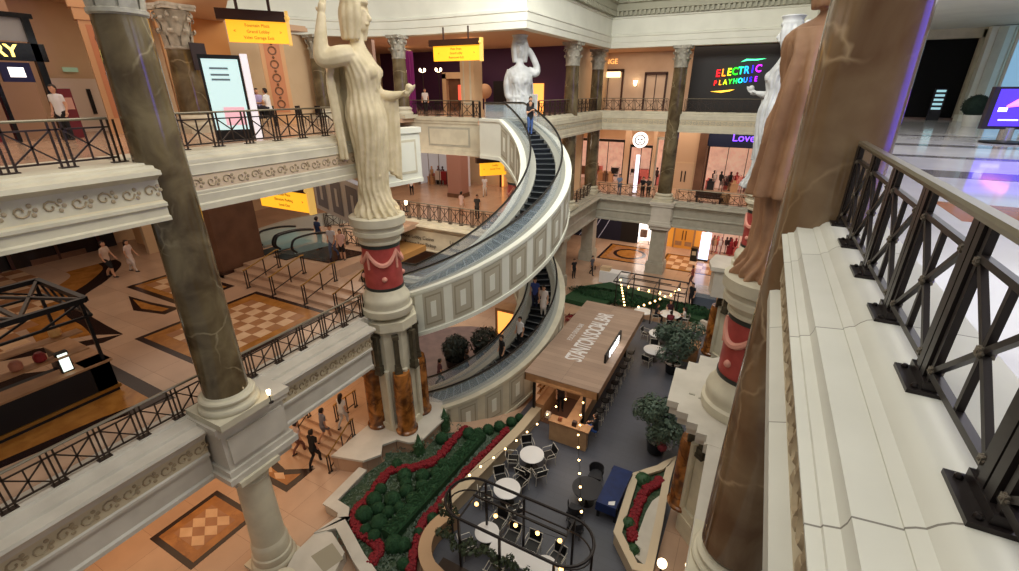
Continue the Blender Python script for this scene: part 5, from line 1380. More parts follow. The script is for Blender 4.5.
person('person in blue trousers perched on a bar stool at the near end', -4.3, 16.7, Z1+.28, R_(180), 'sit', (28,26,32), (50,90,170), h=1.7)
person('bartender in dark clothes behind the timber bar', -6.6, 18.2, Z1, R_(-60), 'stand', (50,34,30), BK)
# ---------------------------------------------------------------- shops and walls round the levels
def wallbox(name, x0, x1, y0, y1, z0, z1, m):
    b = MB(); b.box(x0,x1,y0,y1,z0,z1); return struct(name, b, m)
def storefront(label, x0, x1, y, z0, h, frame, glow, depth=2.0, sign=None, goods=None, seed=1, mull=2, floor=None):
    """open fronted shop: lit recess with frame, mullions, racks of goods"""
    t = root('storefront', label, 'shop front', ((x0+x1)/2, y, z0)); w = (x1-x0)/2
    b = MB(); b.box(-w,w,depth,depth+.1,0,h); b.box(-w-.05,-w,0,depth,0,h); b.box(w,w+.05,0,depth,0,h); b.box(-w,w,0,depth,h,h+.1); b.build('interior', glow, t)
    b = MB(); b.box(-w,w,0.02,depth,.0,.02); b.build('shop_floor', floor or FLOORB, t)
    b = MB(); b.box(-w-.12,-w+.04,-.1,.06,0,h+.1); b.box(w-.04,w+.12,-.1,.06,0,h+.1); b.box(-w-.12,w+.12,-.1,.06,h-.02,h+.22); b.build('frame', frame, t)
    for i in range(1, mull):
        x = -w + 2*w*i/mull; b = MB(); b.box(x-.03,x+.03,-.03,.03,0,h); b.build('mullion', frame, t)
    rnd = random.Random(seed)
    for i in range(goods or 0):
        x = rnd.uniform(-w*.85, w*.85); yy = rnd.uniform(.4, depth-.3); b = MB(); c = rnd.choice([(150,40,44),(220,200,190),(60,40,40),(226,120,110),(30,28,30),(196,150,110),(120,90,70)])
        k = rnd.random()
        if k < .4:
            b.box(-.3,.3,-.2,.2,0,.7); b.box(-.34,.34,-.24,.24,.7,.76); b.box(-.2,.1,-.12,.1,.76,1.0); nm = 'display_table'
        elif k < .7:
            b.lathe([(.16,0),(.03,.04),(.03,.8),(.14,.95),(.17,1.15),(.19,1.38),(.07,1.46),(.06,1.5),(.1,1.6),(.07,1.72),(0,1.74)], n=12); nm = 'mannequin'
        else:
            for q in range(6): b.box(-.36+q*.12,-.28+q*.12,-.2,.2,.5,1.35)
            b.tube([(-.42,0,0),(-.42,0,1.45),(.42,0,1.45),(.42,0,0)], .02, 6); nm = 'garment_rack'
        o = b.build(nm, mat('goods_%d_%d_%d' % c, c, .6), t); o.location = (x, yy, 0.02)
    return t
# --- back, upper level
wallbox('wall_back', -35, -6.0, 47, 47.3, 0, 4.9, mat('sconce_wall', (206,180,154), .6, c2=(192,164,138), scale=.5))
wallbox('wall_back', -6.0, 4, 43.2, 43.5, 0, 4.9, DARKW)
storefront('upper back shop doorway with lit sign over it between two sconces', -15.3, -12.6, 46.95, 0, 3.3, BRN, GLOWP, 1.0, goods=4, seed=4)
storefront('upper back brown framed shop window right of the doorway', -12.2+1.8, -8.6, 46.95, 0, 3.0, BRN, GLOWO, 1.0, goods=3, seed=5)
text('lit_wall_letters', 'GIGI LOUNGE', .62, mat('warm_letters', (255,190,110), .5, emit=1.2), None, (-15.1, 46.9, 4.15)); tag(COL.objects['lit_wall_letters'], 'warm lit letters above the upper back doorway', 'sign')
b = MB(); b.box(-.8,.8,-.06,.06,-.25,.25); o = b.build('lit_sign', mat('pale_lit_sign', (255,236,190), .5, emit=1.6)); o.location = (-13.6, 46.85, 3.05); tag(o, 'bright pale sign directly over the upper back doorway', 'sign')
for x, w in ((-16.6,'left'),(-11.3,'right')):
    t = root('wall_sconce', 'glowing wall sconce to the %s of the upper back doorway' % w, 'lamp', (x, 46.9, 2.3))
    b = MB(); b.box(-.1,.1,-.02,.08,-.25,.25); b.build('bracket', BRN, t)
    b = MB(); b.lathe([(.08,-.25),(.2,.22),(.0,.2)], (0,-.14,0), 14); b.build('shade', LAMPG, t)
# rainbow sign: letters each in its own hue
t = root('wall_sign', 'rainbow coloured glowing letters on the black upper back wall', 'sign', (-2.6, 43.1, 2.9))
def hue(u):
    import colorsys
    r, g, bl = colorsys.hsv_to_rgb(u, .9, 1); return (int(r*255), int(g*255), int(bl*255))
def rainbow(s, x0, x1, z, size, us, skew):
    n = len(s)
    for i, ch in enumerate(s):
        u = i/(n-1); c = hue(us[0] + (us[1]-us[0])*u)
        m = mat('neon_%d_%d_%d' % c, c, .4, emit=2.2)
        o = text('letter', ch, size, m, t, (x0 + (x1-x0)*u, -.04, z + skew*u), (PI/2,0,0), .03, bold=True); o.scale = (.85,1,1)
E_ = rainbow('ELECTRIC', -1.35, 1.45, -.02, .74, (-.03+1.0-1.0+.92-.92, .80), .30)
rainbow('PLAYHOUSE', -1.45, 1.4, -.72, .5, (.95-.95+.93-.93, .78), .28)
for (pts, c) in (([(.15,.78),(.5,.98),(1.1,.95),(1.85,.98),(1.3,.86),(.6,.86)], (80,255,170)), ([(-1.75,-1.32),(-1.0,-1.26),(.05,-1.16),(-.3,-1.3),(-.9,-1.4)], (250,190,60))):
    b = MB(); n = len(pts); b.add([(x,-.03,z) for x, z in pts] + [(x,-.08,z) for x, z in pts], [tuple(range(n)), tuple(range(2*n-1,n-1,-1))] + [(i,(i+1)%n,n+(i+1)%n,n+i) for i in range(n)])
    b.build('brush_stroke', mat('neon_%d_%d_%d' % c, c, .4, emit=2.2), t)
# --- back, middle level
wallbox('wall_back', -22, 4, 48.8, 49.0, Z2, -1.3, WARMW)
BW = mat('back_beige_wall', (206,172,140), .6)
for (x0, x1, m) in ((-11.7,-11.2,BW),(-9.0,-8.7,BW),(-6.9,-4.9,BW)): wallbox('wall_back', x0, x1, 46.6, 47.2, Z2, -1.4, m)
wallbox('wall_back', -4.9, -4.2, 46.3, 47.2, Z2, -1.4, BROWNW)
storefront('dark fronted shop with pink goods left on the middle back level', -16.6, -11.8, 46.9, Z2, 4.0, BLACK, GLOWP, 1.6, goods=16, seed=8, mull=3)
storefront('shop below the round white sign on the middle back level', -11.1, -9.1, 46.9, Z2, 3.6, BLACK, GLOWP, 1.6, goods=9, seed=9)
storefront('clothes shop right of the round white sign on the middle back level', -8.6, -7.0, 46.9, Z2, 4.4, CREAM2, GLOWP, 1.6, goods=9, seed=10)
storefront('warm lit shop under the violet script sign on the middle back level', -4.0, .8, 46.9, Z2, 4.0, BRN, GLOWP, 1.8, goods=22, seed=12, mull=3)
b = MB(); b.box(-4.2,1.2,46.5,46.9,-2.95,-1.5); o = b.build('sign_fascia', mat('dark_blue_fascia', (18,28,58), .5)); tag(o, 'dark blue fascia board carrying the violet script', 'sign')
text('script_sign', 'Lovesac', .95, mat('violet_letters', (120,70,255), .4, emit=3.0), None, (-.75, 46.45, -2.15)); tag(COL.objects['script_sign'], 'glowing violet script lettering on the dark blue fascia', 'sign'); COL.objects['script_sign'].scale = (1,1,1)
t = root('round_sign', 'round white lit sign with dark ring emblem on the middle level', 'sign', (-10.25, 46.6, -2.7))
b = MB(); b.tube([(0,.1,0),(0,-.05,0)], .72, 28); b.build('disc', GLOWW, t)
b = MB(); b.tube([(.46*cos(R_(a)),-.07,.46*sin(R_(a))) for a in range(0,360,15)], .05, 6, closed=True); b.ball((-.15,-.07,.05),.09,8,6,sy=.4); b.ball((.15,-.07,.05),.09,8,6,sy=.4); b.bar((-.16,-.07,-.2),(.16,-.07,-.2),.07); b.build('emblem', BLACK, t)
t = root('double_door', 'pale double service door on the middle back level', 'door', (-5.9, 46.55, Z2))
for s in (-1,1):
    b = MB(); b.box(min(0,s*.75),max(0,s*.75),0,.05,0,2.4); d = b.build('door_leaf', BW, t)
    b = MB(); b.box(s*.16-.05,s*.16+.05,-.05,0,.7,1.7); b.build('push_bar', BLACK, d)
b = MB(); b.box(-.9,.9,.0,.08,2.4,2.5); b.box(-.85,-.75,0,.08,0,2.4); b.box(.75,.85,0,.08,0,2.4); b.build('frame', WARMW, t)
t = root('display_column', 'tall bright white display strip beside the person in pale blue', 'display', (-9.4, 42.6, Z2)); b = MB(); b.box(-.15,.15,-.1,.1,0,3.4); b.build('screen', mat('strip_screen', (235,225,240), .4, emit=1.6), t)
b = MB(); b.box(-.25,.25,-.2,.2,0,.1); b.build('base', CHROME, t)
t = root('bench', 'long dark bench behind the middle back railing', 'bench', (-3.0, 41.6, Z2)); b = MB(); b.box(-1.1,1.1,-.3,.3,.38,.5); b.build('seat', BRN, t)
for s in (-.9,.9): b = MB(); b.box(s-.06,s+.06,-.25,.25,0,.38); b.build('leg', BLACK, t)
b = MB(); b.box(-1.1,1.1,.22,.3,.5,.9); b.build('backrest', BRN, t)
for x, w in ((-3.6,'left'),(-1.6,'right')):
    b = MB(); b.lathe([(.35,0),(.4,.5),(.3,.85),(0,.9)], n=16); o = b.build('basket', WOODE); o.location = (x+1.8, 42.0, Z2); tag(o, 'woven tan basket stand to the %s behind the bench' % w, 'basket')
# --- back, bottom floor
wallbox('wall_back', -22, -11.6, 48.0, 48.3, Z1, -9, NAVY)
b = MB()
for i in range(3): b.tube(spline([(-16.2+i*1.1,47.9,Z1+.1),(-15.2+i*1.0,47.9,Z1+1.6),(-14.6+i*1.0,47.9,Z1+3.0),(-14.3+i*.95,47.9,Z1+4.4)],5), .035, 5)
o = b.build('wall_line_art', mat('pale_line', (170,166,180), .5, emit=.3)); tag(o, 'three pale curved lines across the navy wall', 'wall decoration')
wallbox('wall_back', -11.6, -9.9, 48.0, 48.3, Z1, -9, DARKW)
storefront('bottom floor shop with black shelves and white back panel', -9.8, -7.4, 48.2, Z1, 3.4, BLACK, GLOWW, 1.2, goods=3, seed=20, mull=2)
wallbox('wall_back', -7.2, -3.2, 48.6, 48.9, Z1, -9, mat('gold_wall', (216,150,60), .55, emit=.35, ecol=(230,150,50)))
b = MB(); b.box(-10.8,-7.6,46.2,46.5,-9.35,-9.15); tag(b.build('ceiling_light_strip', GLOWW), 'long white ceiling light over the bottom back shop', 'ceiling light')
b = MB(); b.box(-2.6,-.6,45.8,46.1,-9.9,-9.6); tag(b.build('ceiling_light_strip', GLOWW), 'white ceiling light right of the golden doors', 'ceiling light')
t = root('golden_doors', 'pair of golden double doors on the bottom floor', 'door', (-5.2, 48.5, Z1))
GD = mat('gold_door', (206,140,56), .4, emit=.2, ecol=(220,140,50))
for s in (-1,1):
    b = MB(); b.box(min(0,s*.9),max(0,s*.9),0,.06,0,2.7); d = b.build('door_leaf', GD, t)
    b = MB(); b.box(s*.15-.04,s*.15+.04,-.05,0,.9,1.9); b.build('push_bar', BRN, d)
    b = MB(); b.box(min(s*.15,s*.8),max(s*.15,s*.8),-.02,0,.3,.75); b.build('kick_plate', WOODE, d)
b = MB(); b.box(-1.05,-.9,-.04,.1,0,2.8); b.box(.9,1.05,-.04,.1,0,2.8); b.box(-1.05,1.05,-.04,.1,2.7,2.85); b.build('frame', WOODE, t)
storefront('bright bottom floor shop with red goods at far right', -2.9, 1.2, 47.6, Z1, 3.4, CHROME, GLOWP, 1.5, goods=18, seed=30, mull=3)
t = root('display_totem', 'glowing white and blue display totem by the golden doors', 'display', (-2.9, 45.4, Z1)); b = MB(); b.box(-.45,.45,-.12,.12,0,.2); b.build('base', BLACK, t); b = MB(); b.box(-.42,.42,-.1,.1,.2,2.8); b.build('screen', mat('totem_screen', (200,215,255), .4, emit=2.6), t)
t = root('trash_bin', 'small black bin beside the glowing totem', 'bin', (-3.7, 45.2, Z1)); b = MB(); b.box(-.3,.3,-.3,.3,0,1.2); b.build('body', BLACK, t); b = MB(); b.box(-.32,.32,-.32,.32,1.2,1.3); b.build('lid', IRON, t); b = MB(); b.box(-.18,.18,-.31,-.30,.6,1.0); b.build('label_plate', CREAM, t)
t = root('display_case', 'glass display case next to the person in black at back right', 'display case', (-1.6, 34.8, Z1)); b = MB(); b.box(-.8,.8,-.4,.4,0,.8); b.build('cabinet', mat('blue_grey_cabinet', (90,100,116), .5), t); b = MB(); b.box(-.78,.78,-.38,.38,.8,1.5); b.build('glass', GLASSB, t)
b = MB(); b.box(-.5,.9,-1.0,1.0,0,2.2); b.box(-.5,.9,-1.02,-1.0,1.9,2.0,1); o = b.build('wood_block', [mat('lit_wood', (220,160,100), .4, emit=.1), GLOWO]); o.location = (-.6, 37.2, Z1); tag(o, 'warm lit timber block at the far right of the bottom floor', 'kiosk')
# far garden strip
b = MB(); b.prism([(-11.4,30.5),(-10.9,33.3),(-9.0,35.3),(-.8,33.3),(-1.4,31.3),(-7.6,33.4),(-8.2,30.2)], Z1, Z1+.35); o = b.build('flower_bed', HEDGE); tag(o, 'dark green planted strip behind the far pergola', 'flower bed')
b = MB(); foliage(b, (0,0,0), 1.0, 2600, .12, 77, sx=3.6, sy=1.0, szz=.35); o = b.build('hedge', HEDGE); o.location = (-8.0, 32.5, Z1+.35); tag(o, 'leafy hedge between bar roof and far pergola', 'hedge')
b = MB(); foliage(b, (0,0,0), 1.0, 1500, .12, 78, sx=2.6, sy=.8, szz=.35); o = b.build('hedge', HEDGE); o.location = (-2.6, 32.8, Z1+.35); tag(o, 'leafy hedge right of the far pergola', 'hedge')
b = MB(); foliage(b, (0,0,0), .6, 260, .1, 79, sx=1.5, sy=1.0, szz=.4); o = b.build('red_flowers', FLOWER); o.location = (-9.3, 27.6, Z1+.3); tag(o, 'red flowers beside the far corner of the bar roof', 'flowers')
b = MB(); b.sweep([(-.15,Z1),(-.15,Z1+.5),(.15,Z1+.5),(.15,Z1)], [(-1.4,31.2),(.5,30.2)]); tag(b.build('planter_wall', LEDGE), 'pale low wall at the right end of the far garden', 'planter')
t = root('covered_counter', 'white cloth covered counter left of the far pergola', 'counter', (-8.9, 36.2, Z1)); b = MB(); b.box(-1.2,1.2,-.5,.5,0,1.0); b.build('cloth', TABLET, t); b = MB(); b.box(-1.2,-.4,-.3,.3,1.0,1.3); b.build('stacked_goods', WARMW, t)
t = root('lounge_table', 'round brown lounge table near the left pillar at the back', 'table', (-11.3, 38.4, Z1)); b = MB(); b.lathe([(.5,.5),(.52,.55),(0,.56)], n=24); b.build('tabletop', WOODE, t); b = MB(); b.tube([(0,0,0),(0,0,.5)], .06, 10); b.build('pedestal', BLACK, t)
string('warm bulbs running down from the far pergola corner', [(-7.36 + .155*i, 31.82 - i*.465, -11.3) for i in range(10)], BULB, .06)
string('warm bulbs along the near beam of the far pergola', [(-6.53,30.76,-11.3),(-5.77,30.75,-11.3),(-5.05,30.73,-11.3),(-4.3,30.73,-11.3),(-3.56,30.73,-11.3),(-3.4,31.4,-11.3),(-3.23,31.98,-11.3)], BULB, .085)
string('second run of warm bulbs crossing under the far pergola', [(-5.09,27.78,-11.3),(-4.84,28.25,-11.3),(-4.56,28.75,-11.3),(-4.33,29.22,-11.3),(-4.1,29.71,-11.3),(-3.88,30.29,-11.3)], BULB, .065)
# --- upper left-back: purple shop behind the landing
wallbox('wall_back', -35, -14.2, 38, 38.3, 0, 4.9, PURPW)
wallbox('wall_side', -14.4, -14.1, 38, 47, 0, 4.9, WARMW)
t = root('panelled_pillar', 'cream panelled pillar under the amber sign on the upper back floor', 'pillar', (-18.6, 29.8, 0))
b = MB(); b.box(-.55,.55,-.55,.55,0,4.6); b.box(-.62,.62,-.62,.62,0,.4); b.box(-.62,.62,-.62,.62,4.3,4.7); b.build('shaft', WARMW, t)
b = MB(); b.box(-.32,.32,-.58,-.54,.7,4.0); b.box(-.2,.2,-.59,-.57,.9,3.8,1); b.build('inset_panel', [CREAM, WARMW], t)
t = root('panelled_pillar', 'plain tan pillar left of the panelled pillar on the upper back floor', 'pillar', (-27.2, 33.0, 0)); b = MB(); b.box(-.6,.6,-.5,.5,0,4.7); b.build('shaft', WARMW, t); b = MB(); b.box(-.7,.7,-.6,.6,0,.3); b.build('base', CREAM, t)
b = MB(); b.sweep([(-.05,0),(.05,.0),(.05,4.4),(-.05,4.4)], [(-24.2 + .25*sin(i*1.9) + i*.0, 27.6 + i*.12) for i in range(12)]); o = b.build('purple_curtain', mat('magenta_curtain', (110,30,90), .7, emit=.12, ecol=(160,40,130))); o.location = (-.6,2.2,0); tag(o, 'tall magenta purple drape beside the marble column', 'curtain')
t = root('shop_kiosk', 'pale kiosk doorway with red light inside the purple shop', 'kiosk', (-24.0, 36.5, 0)); b = MB(); b.box(-1.6,-1.2,-.3,.3,0,3.0); b.box(1.0,1.4,-.3,.3,0,3.0); b.box(-1.6,1.4,-.3,.3,2.6,3.1); b.build('frame', WARMW, t); b = MB(); b.box(-1.2,1.0,.1,.2,0,2.6); b.box(-.2,.4,.05,.1,.9,2.1,1); b.build('interior', [BROWNW, mat('red_glow', (230,80,60), .5, emit=1.6)], t)
b = MB(); b.box(-.8,.8,0,.1,0,2.4); o = b.build('dark_doorway', BLACK); o.location = (-20.6, 37.85, 0); tag(o, 'dark doorway in the purple wall', 'door')
b = MB(); b.ball((0,0,0), .55, 16, 12); b.tube([(0,0,-1.6),(0,0,-.5)], .06, 8); o = b.build('globe_display', mat('tan_globe', (206,160,120), .5)); o.location = (-20.0, 34.0, 1.6); tag(o, 'tan round globe on a stand in the purple shop', 'display')
b = MB(); b.box(-.9,.9,0,.1,0,2.2); o = b.build('lit_doorway', GLOWO); o.location = (-17.2, 37.85, 0.0); o.scale = (.6, 1, 1); tag(o, 'small orange lit doorway in the purple wall by the distant statue', 'door')
for (x, w) in ((-25.6,'left'),(-24.0,'right')):
    t = root('lamp_post', 'slim lamp post with small lamps, the %s one of two in the purple shop' % w, 'lamp', (x, 33.5, 0)); b = MB(); b.tube([(0,0,0),(0,0,3.1)], .035, 8); b.build('pole', IRON, t)
    for s in (-1,1): b = MB(); b.ball((s*.22,0,3.2), .1, 8, 6, sz=1.4); b.tube([(0,0,3.0),(s*.22,0,3.1)], .02, 6); b.build('lamp_head', LAMPG, t)
# --- middle left-back: bright shop and mauve pillar
wallbox('wall_back', -36, -13.8, 40, 40.3, Z2, -1.3, WARMW)
storefront('bright white shop with dark figures behind the middle level railing', -29.5, -24.6, 37.0, Z2, 4.4, CHROME, mat('dim_white_interior', (190,186,186), .6, emit=.25), 1.6, goods=16, seed=41, mull=4)
t = root('mauve_pillar', 'broad mauve pillar beside the bright shop on the middle level', 'pillar', (-22.9, 34.0, Z2)); b = MB(); b.box(-.7,.7,-.6,.6,0,5.7); b.build('shaft', mat('mauve_stone', (166,124,112), .5), t); b = MB(); b.box(-.75,.75,-.65,.65,0,.35); b.build('base', BROWNW, t)
storefront('warm shop behind the small amber sign on the middle level', -21.6, -16.5, 39.5, Z2, 4.0, BRN, GLOWO, 1.2, goods=8, seed=43, mull=3)
# --- upper left: shops along the wing
wallbox('wall_left', -26.3, -26, -6, 8.6, 0, 4.9, WARMW)
wallbox('wall_left', -26.3, -26, 8.6, 27, 0, 4.9, WARMW)
t = root('storefront', 'black framed shop with yellow letters at the upper far left', 'shop front', (-22.6, 5.6, 0))
b = MB(); b.box(-.1,.1,-7,2.75,2.55,3.1); b.box(-.1,.1,2.4,2.6,0,3.95); b.box(-.1,.1,1.15,1.27,0,3.0); b.box(-.1,.1,-.4,-.28,0,3.0); b.box(-.1,.1,-2,-1.88,0,3.0); b.box(-.12,.12,-7,2.7,3.85,4.0); b.build('frame', BLKGLOSS, t)
b = MB(); b.box(-1.6,-1.5,-7,2.7,0,4.7); b.build('interior', mat('dim_shop_wall', (150,112,84), .6, emit=.25), t)
b = MB(); b.box(-.06,.0,1.0,2.4,3.15,3.85); b.build('grey_glass', mat('grey_glass', (150,150,148), .15), t)
text('sign_letters', 'GROCERY', .52, mat('yellow_letters', (255,226,120), .5, emit=2.2), t, (.14, 2.0, 2.83), (PI/2,0,PI/2), .02, align='RIGHT', bold=True)
b = MB(); b.box(-.04,.06,1.4,2.2,1.9,2.5); b.box(.06,.07,1.6,2.0,2.05,2.35,1); b.build('window_poster', [mat('navy_poster', (30,30,70), .4), GLOWW], t)
for i, c in enumerate(((170,40,44),(206,196,190),(120,30,40))):
    b = MB(); b.box(-1.2,-.5,-2.6+i*1.3,-1.6+i*1.3,0,.9+.3*i); b.box(-1.1,-.6,-2.5+i*1.3,-1.7+i*1.3,.9+.3*i,1.4+.3*i); b.build('goods_stack', mat('stack_%d' % i, c, .5), t)
t = root('vending_panel', 'dark red poster panel behind the person in white at upper left', 'poster', (-22.75, 8.6, 0)); b = MB(); b.box(-.1,.1,-.3,.12,0,1.7); b.build('panel', mat('maroon', (110,30,34), .4), t); b = MB(); b.box(.1,.12,-.25,.07,1.0,1.4); b.build('picture', mat('poster_picture', (200,150,130), .5), t)
t = root('double_door', 'pale double door with dark push bars on the upper left wall', 'door', (-25.9, 10.2, 0))
for s in (-1,1):
    b = MB(); b.box(0,.06,min(0,s*.9),max(0,s*.9),0,2.1); d = b.build('door_leaf', mat('pale_door', (222,206,186), .5), t)
    b = MB(); b.box(.06,.1,s*.35-.07,s*.35+.07,.7,1.7); b.build('push_bar', BLACK, d)
b = MB(); b.box(-.02,.03,-.25,.25,2.35,2.52); b.build('exit_sign', mat('pale_green_sign', (170,206,176), .4, emit=.15), t)
def pilaster(label, x, y, rz):
    t = root('ornate_pilaster', label, 'pilaster', (x, y, 0), rz)
    b = MB(); b.box(-.2,.2,-.55,.55,0,4.4); b.box(-.26,.26,-.62,.62,0,.5); b.box(-.26,.26,-.62,.62,4.1,4.5); b.box(-.3,.3,-.7,.7,4.5,4.8); b.build('shaft', mat('tan_pilaster', (206,158,112), .5), t)
    b = MB(); b.box(.2,.22,-.36,.36,.6,3.95); b.build('inset_panel', mat('peach_panel', (196,128,88), .5), t)
    b = MB()
    for k in range(5):
        z = 1.0 + k*.62; b.tube([(.23,.17*cos(R_(a)),z+.17*sin(R_(a))) for a in range(0,360,30)], .035, 5, closed=True); b.ball((.23,0,z+.31),.07,6,4)
    b.build('ornament', mat('dark_relief', (120,84,58), .5), t)
pilaster('ornate tan pilaster left behind the big left column', -23.6, 10.6, R_(-20))
pilaster('second ornate tan pilaster right of the big left column', -23.6, 13.4, R_(-20))
pilaster('tan pilaster under the upper amber sign', -22.6, 17.4, R_(-35))
t = root('digital_directory', 'tall white lit digital directory totem behind the upper left railing', 'directory', (-16.85, 10.85, 0), R_(58))
b = MB(); b.box(-.62,.62,-.1,.1,0,2.75); b.build('casing', BLACK, t)
b = MB(); b.box(-.54,.54,-.13,-.1,.35,2.62); b.build('screen', mat('directory_screen', (196,226,226), .3, emit=.7), t)
b = MB(); b.box(.64,.86,-.1,.1,0,2.8); b.build('white_side_panel', mat('lit_white_panel', (245,240,245), .4, emit=.5), t)
for z in (2.3,2.1,1.95): b = MB(); b.box(-.35,.2,-.14,-.13,z,z+.06); b.build('text_line', mat('screen_text', (120,140,150), .5), t)
b = MB(); b.box(-.2,.45,-.14,-.13,.5,1.1); b.build('screen_picture', mat('pink_bloom_picture', (230,180,190), .5, emit=.6), t)
wallbox('wall_left', -25.9, -25.6, 14.6, 17.2, 0, 4.9, mat('ochre_wall', (206,140,76), .6))
storefront('upper left shop with red glowing letters behind the statue', -29.6, -26.2, 26.5, 0, 3.2, CREAM2, GLOWP, 1.2, goods=5, seed=50)
text('red_letters', 'MAX', .8, mat('red_neon', (255,50,70), .4, emit=3), None, (-27.6, 26.2, 3.55), (PI/2,0,R_(40))); tag(COL.objects['red_letters'], 'red glowing letters between statue arm and marble column', 'sign')
wallbox('wall_back', -34, -24.8, 27, 27.3, 0, 4.9, mat('mauve_grey_wall', (200,180,174), .6))
t = root('cafe_cluster', 'dark cafe table beside the seated people on the upper left', 'table', (-22.1, 15.5, 0)); b = MB(); b.lathe([(.4,.72),(.42,.74),(0,.76)], n=20); b.build('tabletop', BLACK, t); b = MB(); b.tube([(0,0,0),(0,0,.72)], .04, 8); b.lathe([(.26,0),(.05,.04)], n=16); b.build('pedestal', BLACK, t)
for i, (x, y, w) in enumerate(((-22.7,16.15,'left'),(-21.6,15.9,'right'),(-20.4,16.8,'farther right'),(-19.6,17.3,'farthest right'))):
    t = root('cafe_chair', 'dark cafe chair %s of the upper left cafe table' % w, 'chair', (x, y, 0), i)
    b = MB(); b.box(-.22,.22,-.22,.22,.42,.47); b.build('seat', BLACK, t); b = MB(); b.box(-.22,.22,.18,.22,.5,.95); b.build('backrest', BLACK, t)
    for sx in (-.19,.19):
        for sy in (-.19,.19): b = MB(); b.tube([(sx,sy,.42),(sx,sy,0)], .018, 6); b.build('leg', BLACK, t)
b = MB(); b.box(-.03,.03,-.3,.3,-.5,.5); o = b.build('hanging_banner', mat('dark_banner', (44,30,36), .5)); o.location = (-20.8, 12.6, 2.9); tag(o, 'small dark hanging banner right of the capital', 'banner')
# --- middle left: dark shop fronts
wallbox('wall_left', -33.8, -33.5, -6, 12.6, Z2, -1.3, DARKW)
storefront_y = None
for i, (y0, y1, c, w) in enumerate(((-2,3.2,(40,24,20),'brown'),(3.6,7.4,(26,30,26),'green tinted'),(7.8,11.8,(30,22,22),'black'))):
    t = root('storefront', '%s dark shop front on the middle left wall' % w, 'shop front', (-33.4, (y0+y1)/2, Z2)); h = (y1-y0)/2
    b = MB(); b.box(-.05,.05,-h,h,0,4.4); b.build('glass', mat('dark_glass_%d' % i, c, .12), t)
    b = MB(); b.box(-.05,.12,-h,-h+.15,0,4.5); b.box(-.05,.12,h-.15,h,0,4.5); b.box(-.05,.14,-h,h,4.3,4.7); b.box(-.05,.12,-.06,.06,0,4.3); b.build('frame', BRN, t)
    b = MB(); b.box(.05,.1,-h*.6,h*.6,.0,.3); b.build('plinth', BROWNW, t)
wallbox('wall_left', -30.2, -29.9, 12.6, 13.4, Z2, -1.3, WARMW)
t = root('clad_pier', 'large brown clad pier right of the big left column', 'pier', (-23.4, 12.6, Z2)); b = MB(); b.box(-.1,.9,-.3,2.0,0,5.6); b.build('cladding', BROWNW, t); b = MB(); b.box(-.15,.95,-.35,2.05,0,.3); b.build('base', BRN, t)
wallbox('wall_left', -33, -30, 13.4, 13.8, Z2, -1.3, mat('lit_corridor_wall', (220,170,120), .6))

# ---------------------------------------------------------------- hanging amber signs
def hsign(label, p0, p1, z0, z1, lines, rods=True, arrows=True):
    p0, p1 = Vector(p0), Vector(p1); c = (p0+p1)/2; d = (p1-p0); L = d.length; a = math.atan2(d.y, d.x)
    t = root('hanging_sign', label, 'sign', (c.x, c.y, z0), a); h = z1 - z0
    b = MB(); b.box(-L/2,L/2,-.09,.09,0,h); f = b.build('panel', YSIGN, t)
    b = MB(); b.box(-L/2-.25,L/2-.02,-.16,.16,h,h+.32); b.build('top_beam', BRN, t)
    b = MB(); b.box(L/2,L/2+.1,-.14,.14,-.05,h+.35); b.ball((L/2+.05,-.16,h+.12), .09, 8, 6); b.build('end_scroll', YEDGE, t)
    if rods:
        for x in (-L*.28, L*.25): b = MB(); b.tube([(x,0,h+.3),(x,0,h+.95)], .05, 8); b.build('rod', BRN, t)
    n = len(lines)
    for i, s in enumerate(lines):
        text('sign_text', s, h*.2, INKT, f, (0,-.095, h*(.78 - .28*i)), (PI/2,0,0), .003)
    if arrows:
        for s in (-1,1): text('arrow', '<' if s < 0 else '>', h*.2, INKT, f, (s*L*.38,-.095,h*.5), (PI/2,0,0), .003)
hsign('amber hanging sign with dark beam above the upper left floor', (-16.6,11.2), (-15.5,12.7), 3.16, 3.82, ['Fountain Plaza', 'Grand Lobby', 'Valet Garage Exit'])
hsign('amber hanging sign under the panelled upper left balcony', (-17.84,12.03), (-14.95,12.02), -2.75, -1.98, ['Fountain Plaza', 'Elevators Parking', 'Level One'])
hsign('amber hanging sign over the upper back landing', (-17.85,24.6), (-14.75,24.7), 3.22, 4.0, ['Plaza Shops', 'Grand Lobby', 'Restrooms Exit'])
hsign('small amber sign below the top of the curved escalator', (-15.4,25.4), (-14.1,26.9), -3.35, -2.55, ['Lobby', 'Level Two'], rods=False)
# directory lettering on the middle ledge
LETT = mat('dark_lettering', (70,60,50), .6)
t = root('wall_lettering', 'dark directory lettering on the cream ledge behind the curved escalator', 'sign', (-20.2, 25.22, -8.2))
for (x, z, s, sz) in ((-.5,.1,'Hotel Lobby Casino',.36),(-.3,-.38,'Parking Taxi Pickup',.36),(2.7,.1,'Level',.38),(2.7,-.38,'Shops',.38),(4.2,-.1,'Exit >',.36)):
    text('lettering', s, sz, LETT, t, (x, -.02, z), (PI/2,0,0), .006)

